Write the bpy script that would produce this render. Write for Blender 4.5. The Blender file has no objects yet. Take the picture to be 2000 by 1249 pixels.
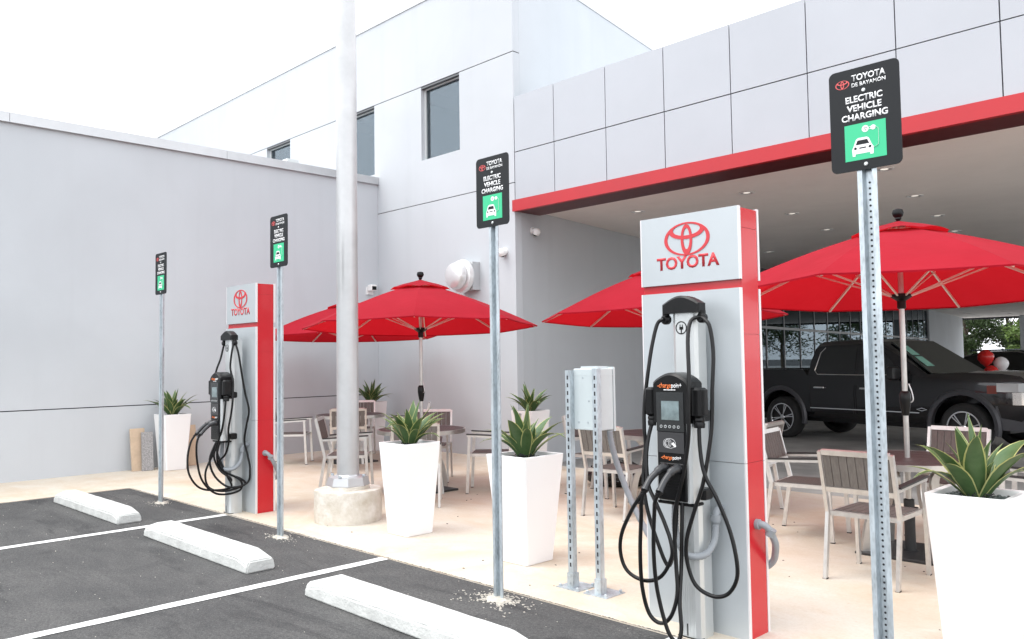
import bpy, bmesh, math, random
from mathutils import Vector, Matrix, noise
random.seed(7)
R_ = math.radians
scene = bpy.context.scene
COL = scene.collection

# ------------------------------------------------------------------ camera
def look_basis(yaw, pitch, roll):
    f = Vector((math.sin(yaw)*math.cos(pitch), math.cos(yaw)*math.cos(pitch), math.sin(pitch)))
    r = Vector((math.cos(yaw), -math.sin(yaw), 0)); u = r.cross(f)
    c, s = math.cos(roll), math.sin(roll)
    return c*r+s*u, -s*r+c*u, f
cam_d = bpy.data.cameras.new('camera'); cam = bpy.data.objects.new('camera', cam_d); COL.objects.link(cam)
cr, cu, cf = look_basis(R_(-45.259), R_(2.833), R_(-0.828))
cam.matrix_world = Matrix(((cr.x, cu.x, -cf.x, 0), (cr.y, cu.y, -cf.y, 0), (cr.z, cu.z, -cf.z, 1.5), (0, 0, 0, 1)))
cam_d.sensor_width = 36; cam_d.lens = 36*1595.8/2000; cam_d.clip_start = .05; cam_d.clip_end = 3000
scene.camera = cam

# ------------------------------------------------------------------ sky, sun, exposure (bright overcast)
SUN_EL, SUN_AZ = R_(66), R_(215)            # azimuth of the sun, measured from +Y clockwise
world = bpy.data.worlds.new('World'); scene.world = world; world.use_nodes = True
wn = world.node_tree.nodes; wl = world.node_tree.links
sky = wn.new('ShaderNodeTexSky'); sky.sky_type = 'NISHITA'; sky.sun_disc = False
sky.sun_elevation = SUN_EL; sky.sun_rotation = SUN_AZ; sky.dust_density = 4.0; sky.air_density = 1.2
hsv = wn.new('ShaderNodeHueSaturation'); hsv.inputs['Saturation'].default_value = 0.16
wmix = wn.new('ShaderNodeMix'); wmix.data_type = 'RGBA'; wmix.inputs[0].default_value = 0.75
wmix.inputs[7].default_value = (8.75, 9.0, 9.4, 1)     # even cloud cover over the sky
wl.new(sky.outputs[0], hsv.inputs['Color']); wl.new(hsv.outputs[0], wmix.inputs[6])
bg = wn['Background']; bg.inputs['Strength'].default_value = 0.12
wl.new(wmix.outputs[2], bg.inputs['Color'])
sun_d = bpy.data.lights.new('sun', 'SUN'); sun = bpy.data.objects.new('sun', sun_d); COL.objects.link(sun)
sun_d.energy = 0.55; sun_d.angle = R_(28); sun_d.color = (1, .965, .91)
sd = Vector((math.sin(SUN_AZ)*math.cos(SUN_EL), math.cos(SUN_AZ)*math.cos(SUN_EL), math.sin(SUN_EL)))
sun.rotation_euler = sd.to_track_quat('Z', 'Y').to_euler(); sun.location = (0, 0, 30)
vs = scene.view_settings; vs.view_transform = 'Standard'; vs.look = 'None'; vs.gamma = 1; vs.use_curve_mapping = False
vs.exposure = 1.42

# ------------------------------------------------------------------ materials
MATS = {}
def mat(name, col=(.5,.5,.5), rough=.5, metal=0., noise_amt=0., noise_scale=8., bump=0., bump_scale=40., spec=.5, coat=0., col2=None, stretch=None):
    if name in MATS: return MATS[name]
    m = bpy.data.materials.new(name); m.use_nodes = True; MATS[name] = m
    nt = m.node_tree; b = nt.nodes['Principled BSDF']
    b.inputs['Base Color'].default_value = (*col, 1); b.inputs['Roughness'].default_value = rough
    b.inputs['Metallic'].default_value = metal; b.inputs['Specular IOR Level'].default_value = spec
    b.inputs['Coat Weight'].default_value = coat
    if coat: b.inputs['Coat Roughness'].default_value = .04
    tc = nt.nodes.new('ShaderNodeTexCoord'); src = tc.outputs['Object']
    if stretch:
        mp = nt.nodes.new('ShaderNodeMapping'); mp.inputs['Scale'].default_value = stretch
        nt.links.new(src, mp.inputs[0]); src = mp.outputs[0]
    if noise_amt:
        n = nt.nodes.new('ShaderNodeTexNoise'); n.inputs['Scale'].default_value = noise_scale; n.inputs['Detail'].default_value = 6; n.inputs['Roughness'].default_value = .62
        nt.links.new(src, n.inputs['Vector'])
        mr = nt.nodes.new('ShaderNodeMapRange'); mr.inputs[1].default_value = .3; mr.inputs[2].default_value = .7
        nt.links.new(n.outputs['Fac'], mr.inputs[0])
        mx = nt.nodes.new('ShaderNodeMix'); mx.data_type = 'RGBA'
        c2 = col2 or tuple(c*(1-noise_amt) for c in col)
        mx.inputs[6].default_value = (*c2, 1); mx.inputs[7].default_value = (*[min(1, c*(1+noise_amt*.4)) for c in col], 1)
        nt.links.new(mr.outputs[0], mx.inputs[0]); nt.links.new(mx.outputs[2], b.inputs['Base Color'])
        rr = nt.nodes.new('ShaderNodeMapRange'); rr.inputs[3].default_value = max(.03, rough-.08); rr.inputs[4].default_value = min(1, rough+.1)
        nt.links.new(n.outputs['Fac'], rr.inputs[0]); nt.links.new(rr.outputs[0], b.inputs['Roughness'])
    if bump:
        n2 = nt.nodes.new('ShaderNodeTexNoise'); n2.inputs['Scale'].default_value = bump_scale; n2.inputs['Detail'].default_value = 5
        nt.links.new(src, n2.inputs['Vector'])
        bp = nt.nodes.new('ShaderNodeBump'); bp.inputs['Strength'].default_value = bump; bp.inputs['Distance'].default_value = .01
        nt.links.new(n2.outputs['Fac'], bp.inputs['Height']); nt.links.new(bp.outputs[0], b.inputs['Normal'])
    return m

def ramp(nt, fac, stops):
    r = nt.nodes.new('ShaderNodeValToRGB')
    while len(r.color_ramp.elements) < len(stops): r.color_ramp.elements.new(.5)
    for e, (p, c) in zip(r.color_ramp.elements, stops): e.position = p; e.color = (*c, 1) if len(c) == 3 else c
    nt.links.new(fac, r.inputs[0]); return r.outputs[0]
def nz(nt, src, scale, detail=5, rough=.6, dist=0):
    n = nt.nodes.new('ShaderNodeTexNoise'); n.inputs['Scale'].default_value = scale; n.inputs['Detail'].default_value = detail
    n.inputs['Roughness'].default_value = rough; n.inputs['Distortion'].default_value = dist
    nt.links.new(src, n.inputs['Vector']); return n.outputs['Fac']
def mixc(nt, fac, a, b, mode='MIX'):
    m = nt.nodes.new('ShaderNodeMix'); m.data_type = 'RGBA'; m.blend_type = mode
    for s, v in ((0, fac), (6, a), (7, b)):
        if isinstance(v, bpy.types.NodeSocket): nt.links.new(v, m.inputs[s])
        else: m.inputs[s].default_value = v if s == 0 else (*v, 1)
    return m.outputs[2]
def mapping(nt, scale, rot=(0,0,0)):
    tc = nt.nodes.new('ShaderNodeTexCoord'); mp = nt.nodes.new('ShaderNodeMapping')
    mp.inputs['Scale'].default_value = scale; mp.inputs['Rotation'].default_value = rot
    nt.links.new(tc.outputs['Object'], mp.inputs[0]); return mp.outputs[0]
def bumpn(nt, h, strength, dist=.01):
    b = nt.nodes.new('ShaderNodeBump'); b.inputs['Strength'].default_value = strength; b.inputs['Distance'].default_value = dist
    nt.links.new(h, b.inputs['Height']); nt.links.new(b.outputs[0], nt.nodes['Principled BSDF'].inputs['Normal'])

def mat_asphalt():
    m = mat('asphalt', (.09,.09,.09), .85); nt = m.node_tree; b = nt.nodes['Principled BSDF']
    o = mapping(nt, (1,1,1))
    big = nz(nt, o, 1.1, 8, .72, .5); streak = nz(nt, mapping(nt, (.45,2.6,1)), 1.6, 6, .68, .5)
    fine = nz(nt, o, 48, 3, .8); grit = nz(nt, o, 120, 2, .7)
    c = ramp(nt, big, [(.3, (.040,.040,.041)), (.5, (.070,.069,.068)), (.7, (.112,.109,.105))])
    c = mixc(nt, ramp(nt, streak, [(.50, (0,0,0)), (.72, (.7,.7,.7))]), c, (.112,.109,.105))            # dusty drag marks
    c = mixc(nt, ramp(nt, nz(nt, mapping(nt, (.5,2.0,1)), 1.25, 7, .7, .6), [(.54, (0,0,0)), (.64, (.85,.85,.85))]), c, (.022,.022,.023))   # tyre and oil stains
    c = mixc(nt, ramp(nt, fine, [(.38, (0,0,0)), (.60, (1,1,1))]), mixc(nt, .62, c, (.016,.016,.017)), c)
    c = mixc(nt, ramp(nt, grit, [(.58, (0,0,0)), (.68, (.7,.7,.7))]), c, (.20,.196,.19))
    nt.links.new(c, b.inputs['Base Color']); bumpn(nt, fine, .9, .008); return m
def mat_concrete():
    m = mat('walkway_concrete', (.6,.52,.42), .8); nt = m.node_tree; b = nt.nodes['Principled BSDF']
    o = mapping(nt, (1,1,1))
    a = nz(nt, o, .75, 7, .68, .8); st = nz(nt, mapping(nt, (.6,1.8,1)), 1.3, 7, .7, .8); f = nz(nt, o, 60, 4, .6)
    c = ramp(nt, a, [(.3, (.52,.42,.315)), (.48, (.585,.515,.42)), (.68, (.62,.575,.505))])
    c = mixc(nt, ramp(nt, st, [(.52, (0,0,0)), (.74, (.6,.6,.6))]), c, (.52,.385,.245))
    c = mixc(nt, ramp(nt, nz(nt, o, 3.2, 6, .65, .6), [(.52, (0,0,0)), (.78, (.55,.55,.55))]), c, (.66,.64,.59))
    c = mixc(nt, ramp(nt, nz(nt, o, 26, 3), [(.68, (0,0,0)), (.76, (.4,.4,.4))]), c, (.30,.22,.15))
    c = mixc(nt, ramp(nt, f, [(.35, (.82,.82,.82)), (.6, (1,1,1))]), (.4,.32,.22), c)
    nt.links.new(c, b.inputs['Base Color']); bumpn(nt, f, .15, .005); return m
def mat_wall(name, col):
    m = mat(name, col, .75); nt = m.node_tree; b = nt.nodes['Principled BSDF']
    o = mapping(nt, (1,1,1))
    c = mixc(nt, ramp(nt, nz(nt, o, .6, 5, .55, .3), [(.3, (0,0,0)), (.75, (1,1,1))]), tuple(x*.93 for x in col), tuple(min(1, x*1.03) for x in col))
    c = mixc(nt, ramp(nt, nz(nt, mapping(nt, (2.2,2.2,.12)), 1.6, 5, .6), [(.52, (0,0,0)), (.8, (.35,.35,.35))]), c, tuple(x*.86 for x in col))
    nt.links.new(c, b.inputs['Base Color']); bumpn(nt, nz(nt, o, 55, 4), .18, .006); return m
def mat_galv(name='galvanised_steel', base=(.46,.51,.54)):
    m = mat(name, base, .45, .55); nt = m.node_tree; b = nt.nodes['Principled BSDF']
    o = mapping(nt, (1,1,.35))
    v = nt.nodes.new('ShaderNodeTexVoronoi'); v.inputs['Scale'].default_value = 90; nt.links.new(o, v.inputs['Vector'])
    c = mixc(nt, ramp(nt, nz(nt, o, 14, 5), [(.35, (0,0,0)), (.7, (1,1,1))]), tuple(x*.62 for x in base), tuple(min(1, x*1.25) for x in base))
    c = mixc(nt, ramp(nt, v.outputs['Distance'], [(.1, (0,0,0)), (.6, (.35,.35,.35))]), c, tuple(min(1, x*1.5) for x in base))
    nt.links.new(c, b.inputs['Base Color'])
    nt.links.new(ramp(nt, nz(nt, o, 30, 4), [(.3, (.3,.3,.3)), (.7, (.6,.6,.6))]), b.inputs['Roughness']); return m
def mat_fabric():
    m = mat('red_canvas', (.38,.014,.032), .8); nt = m.node_tree; b = nt.nodes['Principled BSDF']
    o = mapping(nt, (1,1,1))
    c = mixc(nt, ramp(nt, nz(nt, o, 2.2, 5), [(.3, (0,0,0)), (.75, (1,1,1))]), (.30,.0075,.019), (.375,.012,.028))
    nt.links.new(c, b.inputs['Base Color']); b.inputs['Sheen Weight'].default_value = .04; b.inputs['Sheen Roughness'].default_value = .5
    b.inputs['Specular IOR Level'].default_value = .06
    w = nt.nodes.new('ShaderNodeTexWave'); w.inputs['Scale'].default_value = 260; nt.links.new(o, w.inputs['Vector'])
    bumpn(nt, nz(nt, o, 7, 4), .25, .02)
    tr = nt.nodes.new('ShaderNodeBsdfTranslucent'); tr.inputs['Color'].default_value = (.62,.008,.014,1)
    mx = nt.nodes.new('ShaderNodeMixShader'); mx.inputs[0].default_value = .34
    out = nt.nodes['Material Output']; nt.links.new(b.outputs[0], mx.inputs[1]); nt.links.new(tr.outputs[0], mx.inputs[2]); nt.links.new(mx.outputs[0], out.inputs[0]); return m
def mat_glass(name, tint=(.55,.6,.62), refl=1.0, gc=(.9,.94,.97), base=.05):
    m = mat(name); nt = m.node_tree; nt.nodes.remove(nt.nodes['Principled BSDF'])
    t = nt.nodes.new('ShaderNodeBsdfTransparent'); t.inputs[0].default_value = (*tint, 1)
    g = nt.nodes.new('ShaderNodeBsdfGlossy'); g.inputs['Roughness'].default_value = .01; g.inputs['Color'].default_value = (*gc, 1)
    fr = nt.nodes.new('ShaderNodeFresnel'); fr.inputs[0].default_value = 1.5
    mt = nt.nodes.new('ShaderNodeMath'); mt.operation = 'MULTIPLY_ADD'; mt.inputs[1].default_value = refl; mt.inputs[2].default_value = base; mt.use_clamp = True
    nt.links.new(fr.outputs[0], mt.inputs[0])
    mx = nt.nodes.new('ShaderNodeMixShader'); nt.links.new(mt.outputs[0], mx.inputs[0]); nt.links.new(t.outputs[0], mx.inputs[1]); nt.links.new(g.outputs[0], mx.inputs[2])
    nt.links.new(mx.outputs[0], nt.nodes['Material Output'].inputs[0]); return m
def mat_leaf(name, c1, c2, trans=.25):
    m = mat(name, c1, .42); nt = m.node_tree; b = nt.nodes['Principled BSDF']
    c = mixc(nt, ramp(nt, nz(nt, mapping(nt, (1,1,1)), 9, 4), [(.3, (0,0,0)), (.7, (1,1,1))]), c1, c2)
    nt.links.new(c, b.inputs['Base Color'])
    tr = nt.nodes.new('ShaderNodeBsdfTranslucent'); nt.links.new(c, tr.inputs['Color'])
    mx = nt.nodes.new('ShaderNodeMixShader'); mx.inputs[0].default_value = trans
    nt.links.new(b.outputs[0], mx.inputs[1]); nt.links.new(tr.outputs[0], mx.inputs[2]); nt.links.new(mx.outputs[0], nt.nodes['Material Output'].inputs[0]); return m

ASPHALT = mat_asphalt(); CONC = mat_concrete()
WALL = mat_wall('painted_stucco', (.492,.518,.543)); WALL_IN = WALL
SOFFIT = mat_wall('soffit_plaster', (.88,.83,.785))
GALV = mat_galv(); FABRIC = mat_fabric()
DRIVE = mat('drive_pavement', (.33,.322,.31), .75, 0, .35, 1.2, .3, 60)
PAINTW = mat('road_paint', (.74,.74,.72), .7, 0, .18, 14, .2, 90)
STOPC = mat('wheel_stop_concrete', (.57,.58,.56), .8, 0, .2, 7, .6, 45)
FOOTC = mat('footing_concrete', (.62,.60,.56), .85, 0, .3, 7, .8, 30, col2=(.46,.41,.33))
ACM = mat('fascia_panel', (.395,.415,.445), .32, .12, .05, 1.0)
GAP = mat('joint_shadow', (.03,.03,.035), .8)
RED = mat('red_enamel', (.50,.010,.018), .25, coat=.15)
BEAMRED = mat('red_beam', (.44,.010,.018), .38, 0, .08, 1.2)
SILVER = mat('silver_panel', (.47,.505,.525), .36, .2, .08, 1.4)
TRIM = mat('pale_trim', (.72,.70,.71), .4, .2)
COPING = mat('metal_coping', (.52,.53,.54), .4, .5, .12, 2)
POT = mat('white_planter', (.80,.80,.80), .3)
ALU = mat('brushed_aluminium', (.66,.645,.62), .34, .75, .12, 20)
STEEL = mat('satin_steel', (.56,.545,.52), .30, .85, .15, 12)
SLAT = mat('brown_slat', (.155,.140,.128), .6, 0, .3, 5, .25, 60, stretch=(14,14,1.2))
PLANK = mat('table_plank', (.105,.085,.082), .5, 0, .3, 5, .2, 50, stretch=(1.2,14,14))
BLACKP = mat('black_plastic', (.0045,.0045,.005), .33, 0, .25, 25, .06, 250, spec=.28)
BLACKM = mat('black_powder_coat', (.022,.022,.023), .5, 0, .2, 8)
RUBBER = mat('cable_rubber', (.005,.005,.0055), .32, 0, .2, 20, spec=.3)
GREYPVC = mat('grey_conduit', (.26,.28,.30), .42, 0, .1, 12)
COLM = mat('station_column', (.60,.62,.62), .32, .55, .07, 3)
WHITEP = mat('white_plastic', (.78,.78,.77), .4)
POLE = mat('pole_paint', (.51,.515,.52), .34, .4, .14, 3, .06, 18)
SIGNB = mat('sign_black', (.0085,.010,.012), .5, 0, .12, 4, spec=.3)
SIGNW = mat('sign_white', (.80,.80,.80), .5)
SIGNG = mat('sign_green', (.035,.50,.24), .5)
LOGOR = mat('logo_red', (.55,.035,.045), .5)
SIGNR = mat('sign_emblem_red', (.66,.10,.10), .5)
ORANGE = mat('print_orange', (.80,.19,.045), .5)
CHROME = mat('chrome', (.80,.80,.80), .12, 1.)
TRUCK = mat('charcoal_car_paint', (.0075,.0075,.009), .22, .3, .1, 3, spec=.4, coat=.8)
TRUCKB = mat('black_trim', (.010,.010,.011), .45)
FLARE = mat('grey_bumper', (.055,.056,.062), .4, .3)
TYRE = mat('tyre_rubber', (.017,.017,.017), .8, 0, .3, 15)
CARGLASS = mat('dark_car_glass', (.006,.007,.007), .05, 0, spec=.6, coat=.4)
CLEARGL = mat('windscreen_glass', (.020,.026,.022), .06, 0, spec=.6)
PAPERG = mat('green_paper', (.20,.42,.34), .6)
LAMPGL = mat('headlight_lens', (.55,.57,.58), .08, .5, coat=.6)
AMBER = mat('amber_lens', (.16,.03,.02), .2)
CARDB = mat('cardboard', (.56,.43,.31), .85, 0, .2, 6)
STONE = mat('speckled_slab', (.34,.33,.33), .75, 0, .55, 70)
BAGB = mat('black_bag', (.012,.012,.012), .22, 0, 0, 1, .5, 18)
MULL = mat('mullion_metal', (.10,.105,.11), .4, .5)
WFRAME = mat('window_frame', (.62,.64,.64), .4, .3)
GL_UP = mat_glass('office_glass', (.62,.65,.67), .5, (.80,.86,.90), .0); GL_SH = mat_glass('showroom_glass', (.35,.38,.38), .75, (.50,.58,.64))
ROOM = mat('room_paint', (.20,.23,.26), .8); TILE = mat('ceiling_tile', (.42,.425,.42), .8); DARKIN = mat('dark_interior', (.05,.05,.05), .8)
GRAVEL = mat('dark_gravel', (.10,.125,.12), .7, 0, .6, 30)
SOIL = mat('potting_soil', (.03,.032,.032), .9)
AG_G = mat_leaf('agave_green', (.062,.130,.042), (.118,.195,.075)); AG_Y = mat_leaf('agave_margin', (.48,.49,.17), (.58,.58,.28))
TREE_A = mat_leaf('tree_leaf_dark', (.028,.055,.016), (.060,.095,.030)); TREE_B = mat_leaf('tree_leaf_light', (.075,.13,.025), (.13,.20,.045))
BARK = mat('bark', (.10,.075,.055), .9, 0, .4, 10, .6, 25)
BALR = mat('red_balloon', (.60,.02,.018), .22); BALW = mat('white_balloon', (.80,.79,.80), .25)
SCREEN = mat('lcd_screen', (.20,.26,.27), .12, 0, .5, 9, coat=.6)
REFLECT = mat('lit_downlight', (.9,.88,.84), .35); REFLECT.node_tree.nodes['Principled BSDF'].inputs['Emission Color'].default_value = (1,.93,.82,1); REFLECT.node_tree.nodes['Principled BSDF'].inputs['Emission Strength'].default_value = .28
SPILL = mat('cement_crumbs', (.52,.49,.43), .9, 0, .25, 30, .5, 80)
DIRT = mat('debris', (.05,.045,.04), .9)

# ------------------------------------------------------------------ mesh builder
class MB:
    def __init__(s): s.v = []; s.f = []; s.m = []
    def add(s, vs_, fs, mi=0, M=None):
        o = len(s.v)
        s.v += [tuple(M @ Vector(v)) if M else tuple(v) for v in vs_]
        s.f += [tuple(i+o for i in f) for f in fs]; s.m += [mi]*len(fs); return s
    def box(s, x0, x1, y0, y1, z0, z1, mi=0, M=None):
        return s.add([(x0,y0,z0),(x1,y0,z0),(x1,y1,z0),(x0,y1,z0),(x0,y0,z1),(x1,y0,z1),(x1,y1,z1),(x0,y1,z1)],
                     [(0,3,2,1),(4,5,6,7),(0,1,5,4),(1,2,6,5),(2,3,7,6),(3,0,4,7)], mi, M)
    def cbox(s, x0, x1, y0, y1, z0, z1, b, mi=0, M=None):        # box with chamfered vertical edges and top
        poly = [(x0+b,y0),(x1-b,y0),(x1,y0+b),(x1,y1-b),(x1-b,y1),(x0+b,y1),(x0,y1-b),(x0,y0+b)]
        cx, cy = (x0+x1)/2, (y0+y1)/2
        kx = 1-b/max(1e-6, (x1-x0)/2); ky = 1-b/max(1e-6, (y1-y0)/2)
        rings = [[(cx+(x-cx)*kx, cy+(y-cy)*ky, z0) for x, y in poly], [(x, y, z0+b) for x, y in poly], [(x, y, z1-b) for x, y in poly], [(cx+(x-cx)*kx, cy+(y-cy)*ky, z1) for x, y in poly]]
        return s.loft(rings, mi, M)
    def loft(s, rings, mi=0, M=None, cap=True, closed=True):
        n = len(rings[0]); vs_ = [p for r in rings for p in r]; fs = []
        for i in range(len(rings)-1):
            for j in range(n if closed else n-1):
                k = (j+1) % n; fs.append((i*n+j, i*n+k, (i+1)*n+k, (i+1)*n+j))
        if cap: fs.append(tuple(reversed(range(n)))); fs.append(tuple((len(rings)-1)*n+j for j in range(n)))
        return s.add(vs_, fs, mi, M)
    def prism(s, poly, z0, z1, mi=0, M=None):                     # polygon in xy, extruded along z
        return s.loft([[(x, y, z0) for x, y in poly], [(x, y, z1) for x, y in poly]], mi, M)
    def lathe(s, prof, n=24, mi=0, M=None, cap=True):
        rings = [[(r*math.cos(2*math.pi*j/n), r*math.sin(2*math.pi*j/n), z) for j in range(n)] for r, z in prof]
        return s.loft(rings, mi, M, cap)
    def tube(s, pts, r, n=8, mi=0, M=None):
        P = [Vector(p) for p in pts]; rings = []; up = Vector((0,0,1)); prev = None
        for i, p in enumerate(P):
            t = (P[min(i+1, len(P)-1)]-P[max(i-1, 0)]).normalized()
            if prev is None:
                a = up if abs(t.z) < .9 else Vector((1,0,0)); u = t.cross(a).normalized()
            else: u = (prev-t*prev.dot(t)).normalized()
            prev = u; w = t.cross(u); rr = r[i] if isinstance(r, (list, tuple)) else r
            rings.append([tuple(p+u*(rr*math.cos(2*math.pi*j/n))+w*(rr*math.sin(2*math.pi*j/n))) for j in range(n)])
        return s.loft(rings, mi, M)
    def bar(s, a, b, w, d, mi=0, side=(1,0,0)):                    # rectangular bar from a to b; w along side, d across
        a, b = Vector(a), Vector(b); t = (b-a).normalized(); sd_ = Vector(side); u = (sd_-t*sd_.dot(t)).normalized(); v = t.cross(u)
        c = [(-.5,-.5),(.5,-.5),(.5,.5),(-.5,.5)]
        return s.loft([[tuple(p+u*(w*x)+v*(d*y)) for x, y in c] for p in (a, b)], mi)
    def ring2(s, o, i, z0, z1, n=48, mi=0, M=None):               # flat ring between two ellipses (cx,cy,a,b), in xy
        vs_ = []
        for k in range(n):
            a = 2*math.pi*k/n; c, sn = math.cos(a), math.sin(a)
            for e in (o, i):
                for z in (z0, z1): vs_.append((e[0]+e[2]*c, e[1]+e[3]*sn, z))
        fs = []
        for k in range(n):
            a, b = 4*k, 4*((k+1) % n)
            fs += [(a+1, b+1, b+3, a+3), (a, b, b+1, a+1), (a+3, b+3, b+2, a+2), (a+2, b+2, b, a)]
        return s.add(vs_, fs, mi, M)
    def mesh(s, name, mats, smooth=None):
        me = bpy.data.meshes.new(name); me.from_pydata(s.v, [], s.f)
        for m in (mats if isinstance(mats, (list, tuple)) else [mats]): me.materials.append(m)
        me.polygons.foreach_set('material_index', s.m)
        bm = bmesh.new(); bm.from_mesh(me); bmesh.ops.recalc_face_normals(bm, faces=bm.faces)
        if smooth is not None:
            for f in bm.faces: f.smooth = True
            for e in bm.edges:
                if len(e.link_faces) == 2 and e.calc_face_angle(0) > R_(smooth): e.smooth = False
        bm.to_mesh(me); bm.free(); me.update(); return me
    def build(s, name, mats, parent=None, smooth=None, loc=None, rot=None):
        return link(name, s.mesh(name, mats, smooth), parent, loc, rot)

def link(name, data, parent=None, loc=None, rot=None):
    o = bpy.data.objects.new(name, data); COL.objects.link(o); o.parent = parent
    if loc is not None: o.location = loc
    if rot is not None: o.rotation_euler = rot
    return o
def tag(o, label=None, cat=None, group=None, kind=None):
    if label: o['label'] = label
    if cat: o['category'] = cat
    if group: o['group'] = group
    if kind: o['kind'] = kind
    return o
def thing(name, label, cat, loc=(0,0,0), rz=0, group=None):
    o = link(name, None, None, loc, (0,0,rz)); o.empty_display_size = .1
    return tag(o, label, cat, group)
def children(o): return [c for c in bpy.data.objects if c.parent == o]
def copy_tree(o, kids=None, parent=None):
    c = o.copy(); COL.objects.link(c); c.parent = parent
    for ch in children(o): copy_tree(ch, None, c)
    return c
def place_copy(proto, loc, rz, label, group=None):
    c = copy_tree(proto); c.location = loc; c.rotation_euler = (0,0,rz); c['label'] = label
    if group: c['group'] = group
    return c
def spline(pts, n=6):
    P = [Vector(p) for p in pts]; out = []
    for i in range(len(P)-1):
        a, b, c, d = P[max(i-1,0)], P[i], P[i+1], P[min(i+2,len(P)-1)]
        for k in range(n):
            t = k/n
            out.append(.5*((2*b)+(c-a)*t+(2*a-5*b+4*c-d)*t*t+(3*b-a-3*c+d)*t**3))
    out.append(P[-1]); return out
FACE_CAM = Matrix.Rotation(R_(90), 4, 'X')        # xy drawing -> upright drawing in xz that faces -Y
def flat(M_loc): return Matrix.Translation(M_loc) @ FACE_CAM
def text_mesh(txt, height, width=None, bold=0., mats=None, depth=.0012, name='lettering'):
    cu_ = bpy.data.curves.new(name, 'FONT'); cu_.body = txt; cu_.size = 1; cu_.offset = bold; cu_.extrude = 0; cu_.resolution_u = 3
    ob = bpy.data.objects.new('tmp', cu_); COL.objects.link(ob)
    dg = bpy.context.evaluated_depsgraph_get(); dg.update()
    me = bpy.data.meshes.new_from_object(ob.evaluated_get(dg)); bpy.data.objects.remove(ob); bpy.data.curves.remove(cu_)
    xs = [v.co.x for v in me.vertices]; x0, x1 = min(xs), max(xs)
    cap = .729                                        # cap height of the built-in typeface
    sy = height/cap; sx = (width/(x1-x0)) if width else sy
    for v in me.vertices: v.co = Vector(((v.co.x-(x0+x1)/2)*sx, v.co.y*sy, 0))
    bm = bmesh.new(); bm.from_mesh(me)
    r = bmesh.ops.extrude_face_region(bm, geom=list(bm.faces)); bmesh.ops.translate(bm, verts=[g for g in r['geom'] if isinstance(g, bmesh.types.BMVert)], vec=(0,0,depth))
    bmesh.ops.recalc_face_normals(bm, faces=bm.faces); bm.to_mesh(me); bm.free()
    me.name = name; me.materials.clear(); me.materials.append(mats); return me
def emblem(mb, a, z0, th, mi=0, M=None):              # three interlocking ovals, half-width a
    k = .88*a
    mb.ring2((0,0,a,.72*k), (0,0,.86*a,.645*k), z0, z0+th, 56, mi, M)
    mb.ring2((0,.345*k,.77*a,.355*k), (0,.395*k,.60*a,.25*k), z0, z0+th+.0004, 48, mi, M)
    mb.ring2((0,-.03*k,.25*a,.66*k), (0,.01*k,.145*a,.46*k), z0, z0+th+.0008, 48, mi, M)

# ------------------------------------------------------------------ ground
tag(MB().box(-400, 400, -400, 400, -.5, -.17).build('ground', ASPHALT), kind='structure')
mb = MB(); nx = 40                                       # parking lot, its kerb-side edge slightly ragged
mb.box(-60, -10.46, -40, -9.9, -.3, 0); mb.box(-10.46, 30, -40, 3.75, -.3, 0); mb.box(-60, -12.4, -9.9, 0, -.3, -.01)
tag(mb.build('parking_lot', ASPHALT), kind='structure')
mb = MB()
mb.box(-10.458, 30, 3.746, 8.6, -.3, .006); mb.box(-12.4, -10.462, -9.898, 8.6, -.3, .006); mb.box(-12.4, -8.62, 8.602, 9.4, -.3, .0055)
tag(mb.build('walkway', CONC), kind='structure')
tag(MB().box(-70, 60, 8.61, 140, -.35, -.15).build('driveway', DRIVE), kind='structure')
# ragged asphalt edge spilling onto the walkway
mb = MB()
for k in range(900):
    x = -10.4+k*.0135+random.uniform(0,.012); w = random.uniform(.006,.022); h = random.uniform(.0,.016)
    if x > 1: break
    mb.prism([(x-w, 3.748), (x+w, 3.748), (x+w*.6, 3.752+h*random.random()), (x-w*.5, 3.752+h*random.random())], .001, .0062+random.random()*.0006)
tag(mb.build('asphalt_edge', ASPHALT), 'crumbled asphalt lip along the walkway', 'asphalt', kind='stuff')
def painted_line(x, y0, y1, w=.10):
    mb = MB(); n = 60
    L = [(x-w/2+random.uniform(-.004,.004), y0+(y1-y0)*i/n) for i in range(n+1)]; R = [(x+w/2+random.uniform(-.004,.004), y0+(y1-y0)*i/n) for i in range(n+1)]
    for i in range(n): mb.add([(*L[i],.004),(*R[i],.004),(*R[i+1],.004),(*L[i+1],.004)], [(0,1,2,3)])
    return tag(mb.build('parking_line', PAINTW), kind='structure')
for x in (-7.86, -5.19, -2.54, .1): painted_line(x, -1.4, 3.738)
mb = MB(); 
for i in range(24):                                    # curved white stripe on the covered drive
    a0, a1 = R_(60+i*2.2), R_(62.2+i*2.2); c = (-.3, 7.2); r0, r1 = 3.6, 3.72
    mb.add([(c[0]-r0*math.cos(a0)*-1, c[1]+r0*math.sin(a0), -.146),(c[0]+r1*math.cos(a0), c[1]+r1*math.sin(a0), -.146),(c[0]+r1*math.cos(a1), c[1]+r1*math.sin(a1), -.146),(c[0]+r0*math.cos(a1), c[1]+r0*math.sin(a1), -.146)], [(0,1,2,3)])
tag(mb.build('drive_stripe', PAINTW), kind='structure')

# ------------------------------------------------------------------ building
YW, XL, XE = 8.7, -12.22, -8.66
bld = thing('dealership_building', 'pale grey stucco showroom with red beam under a panelled canopy', 'building', (0,0,0))
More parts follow.
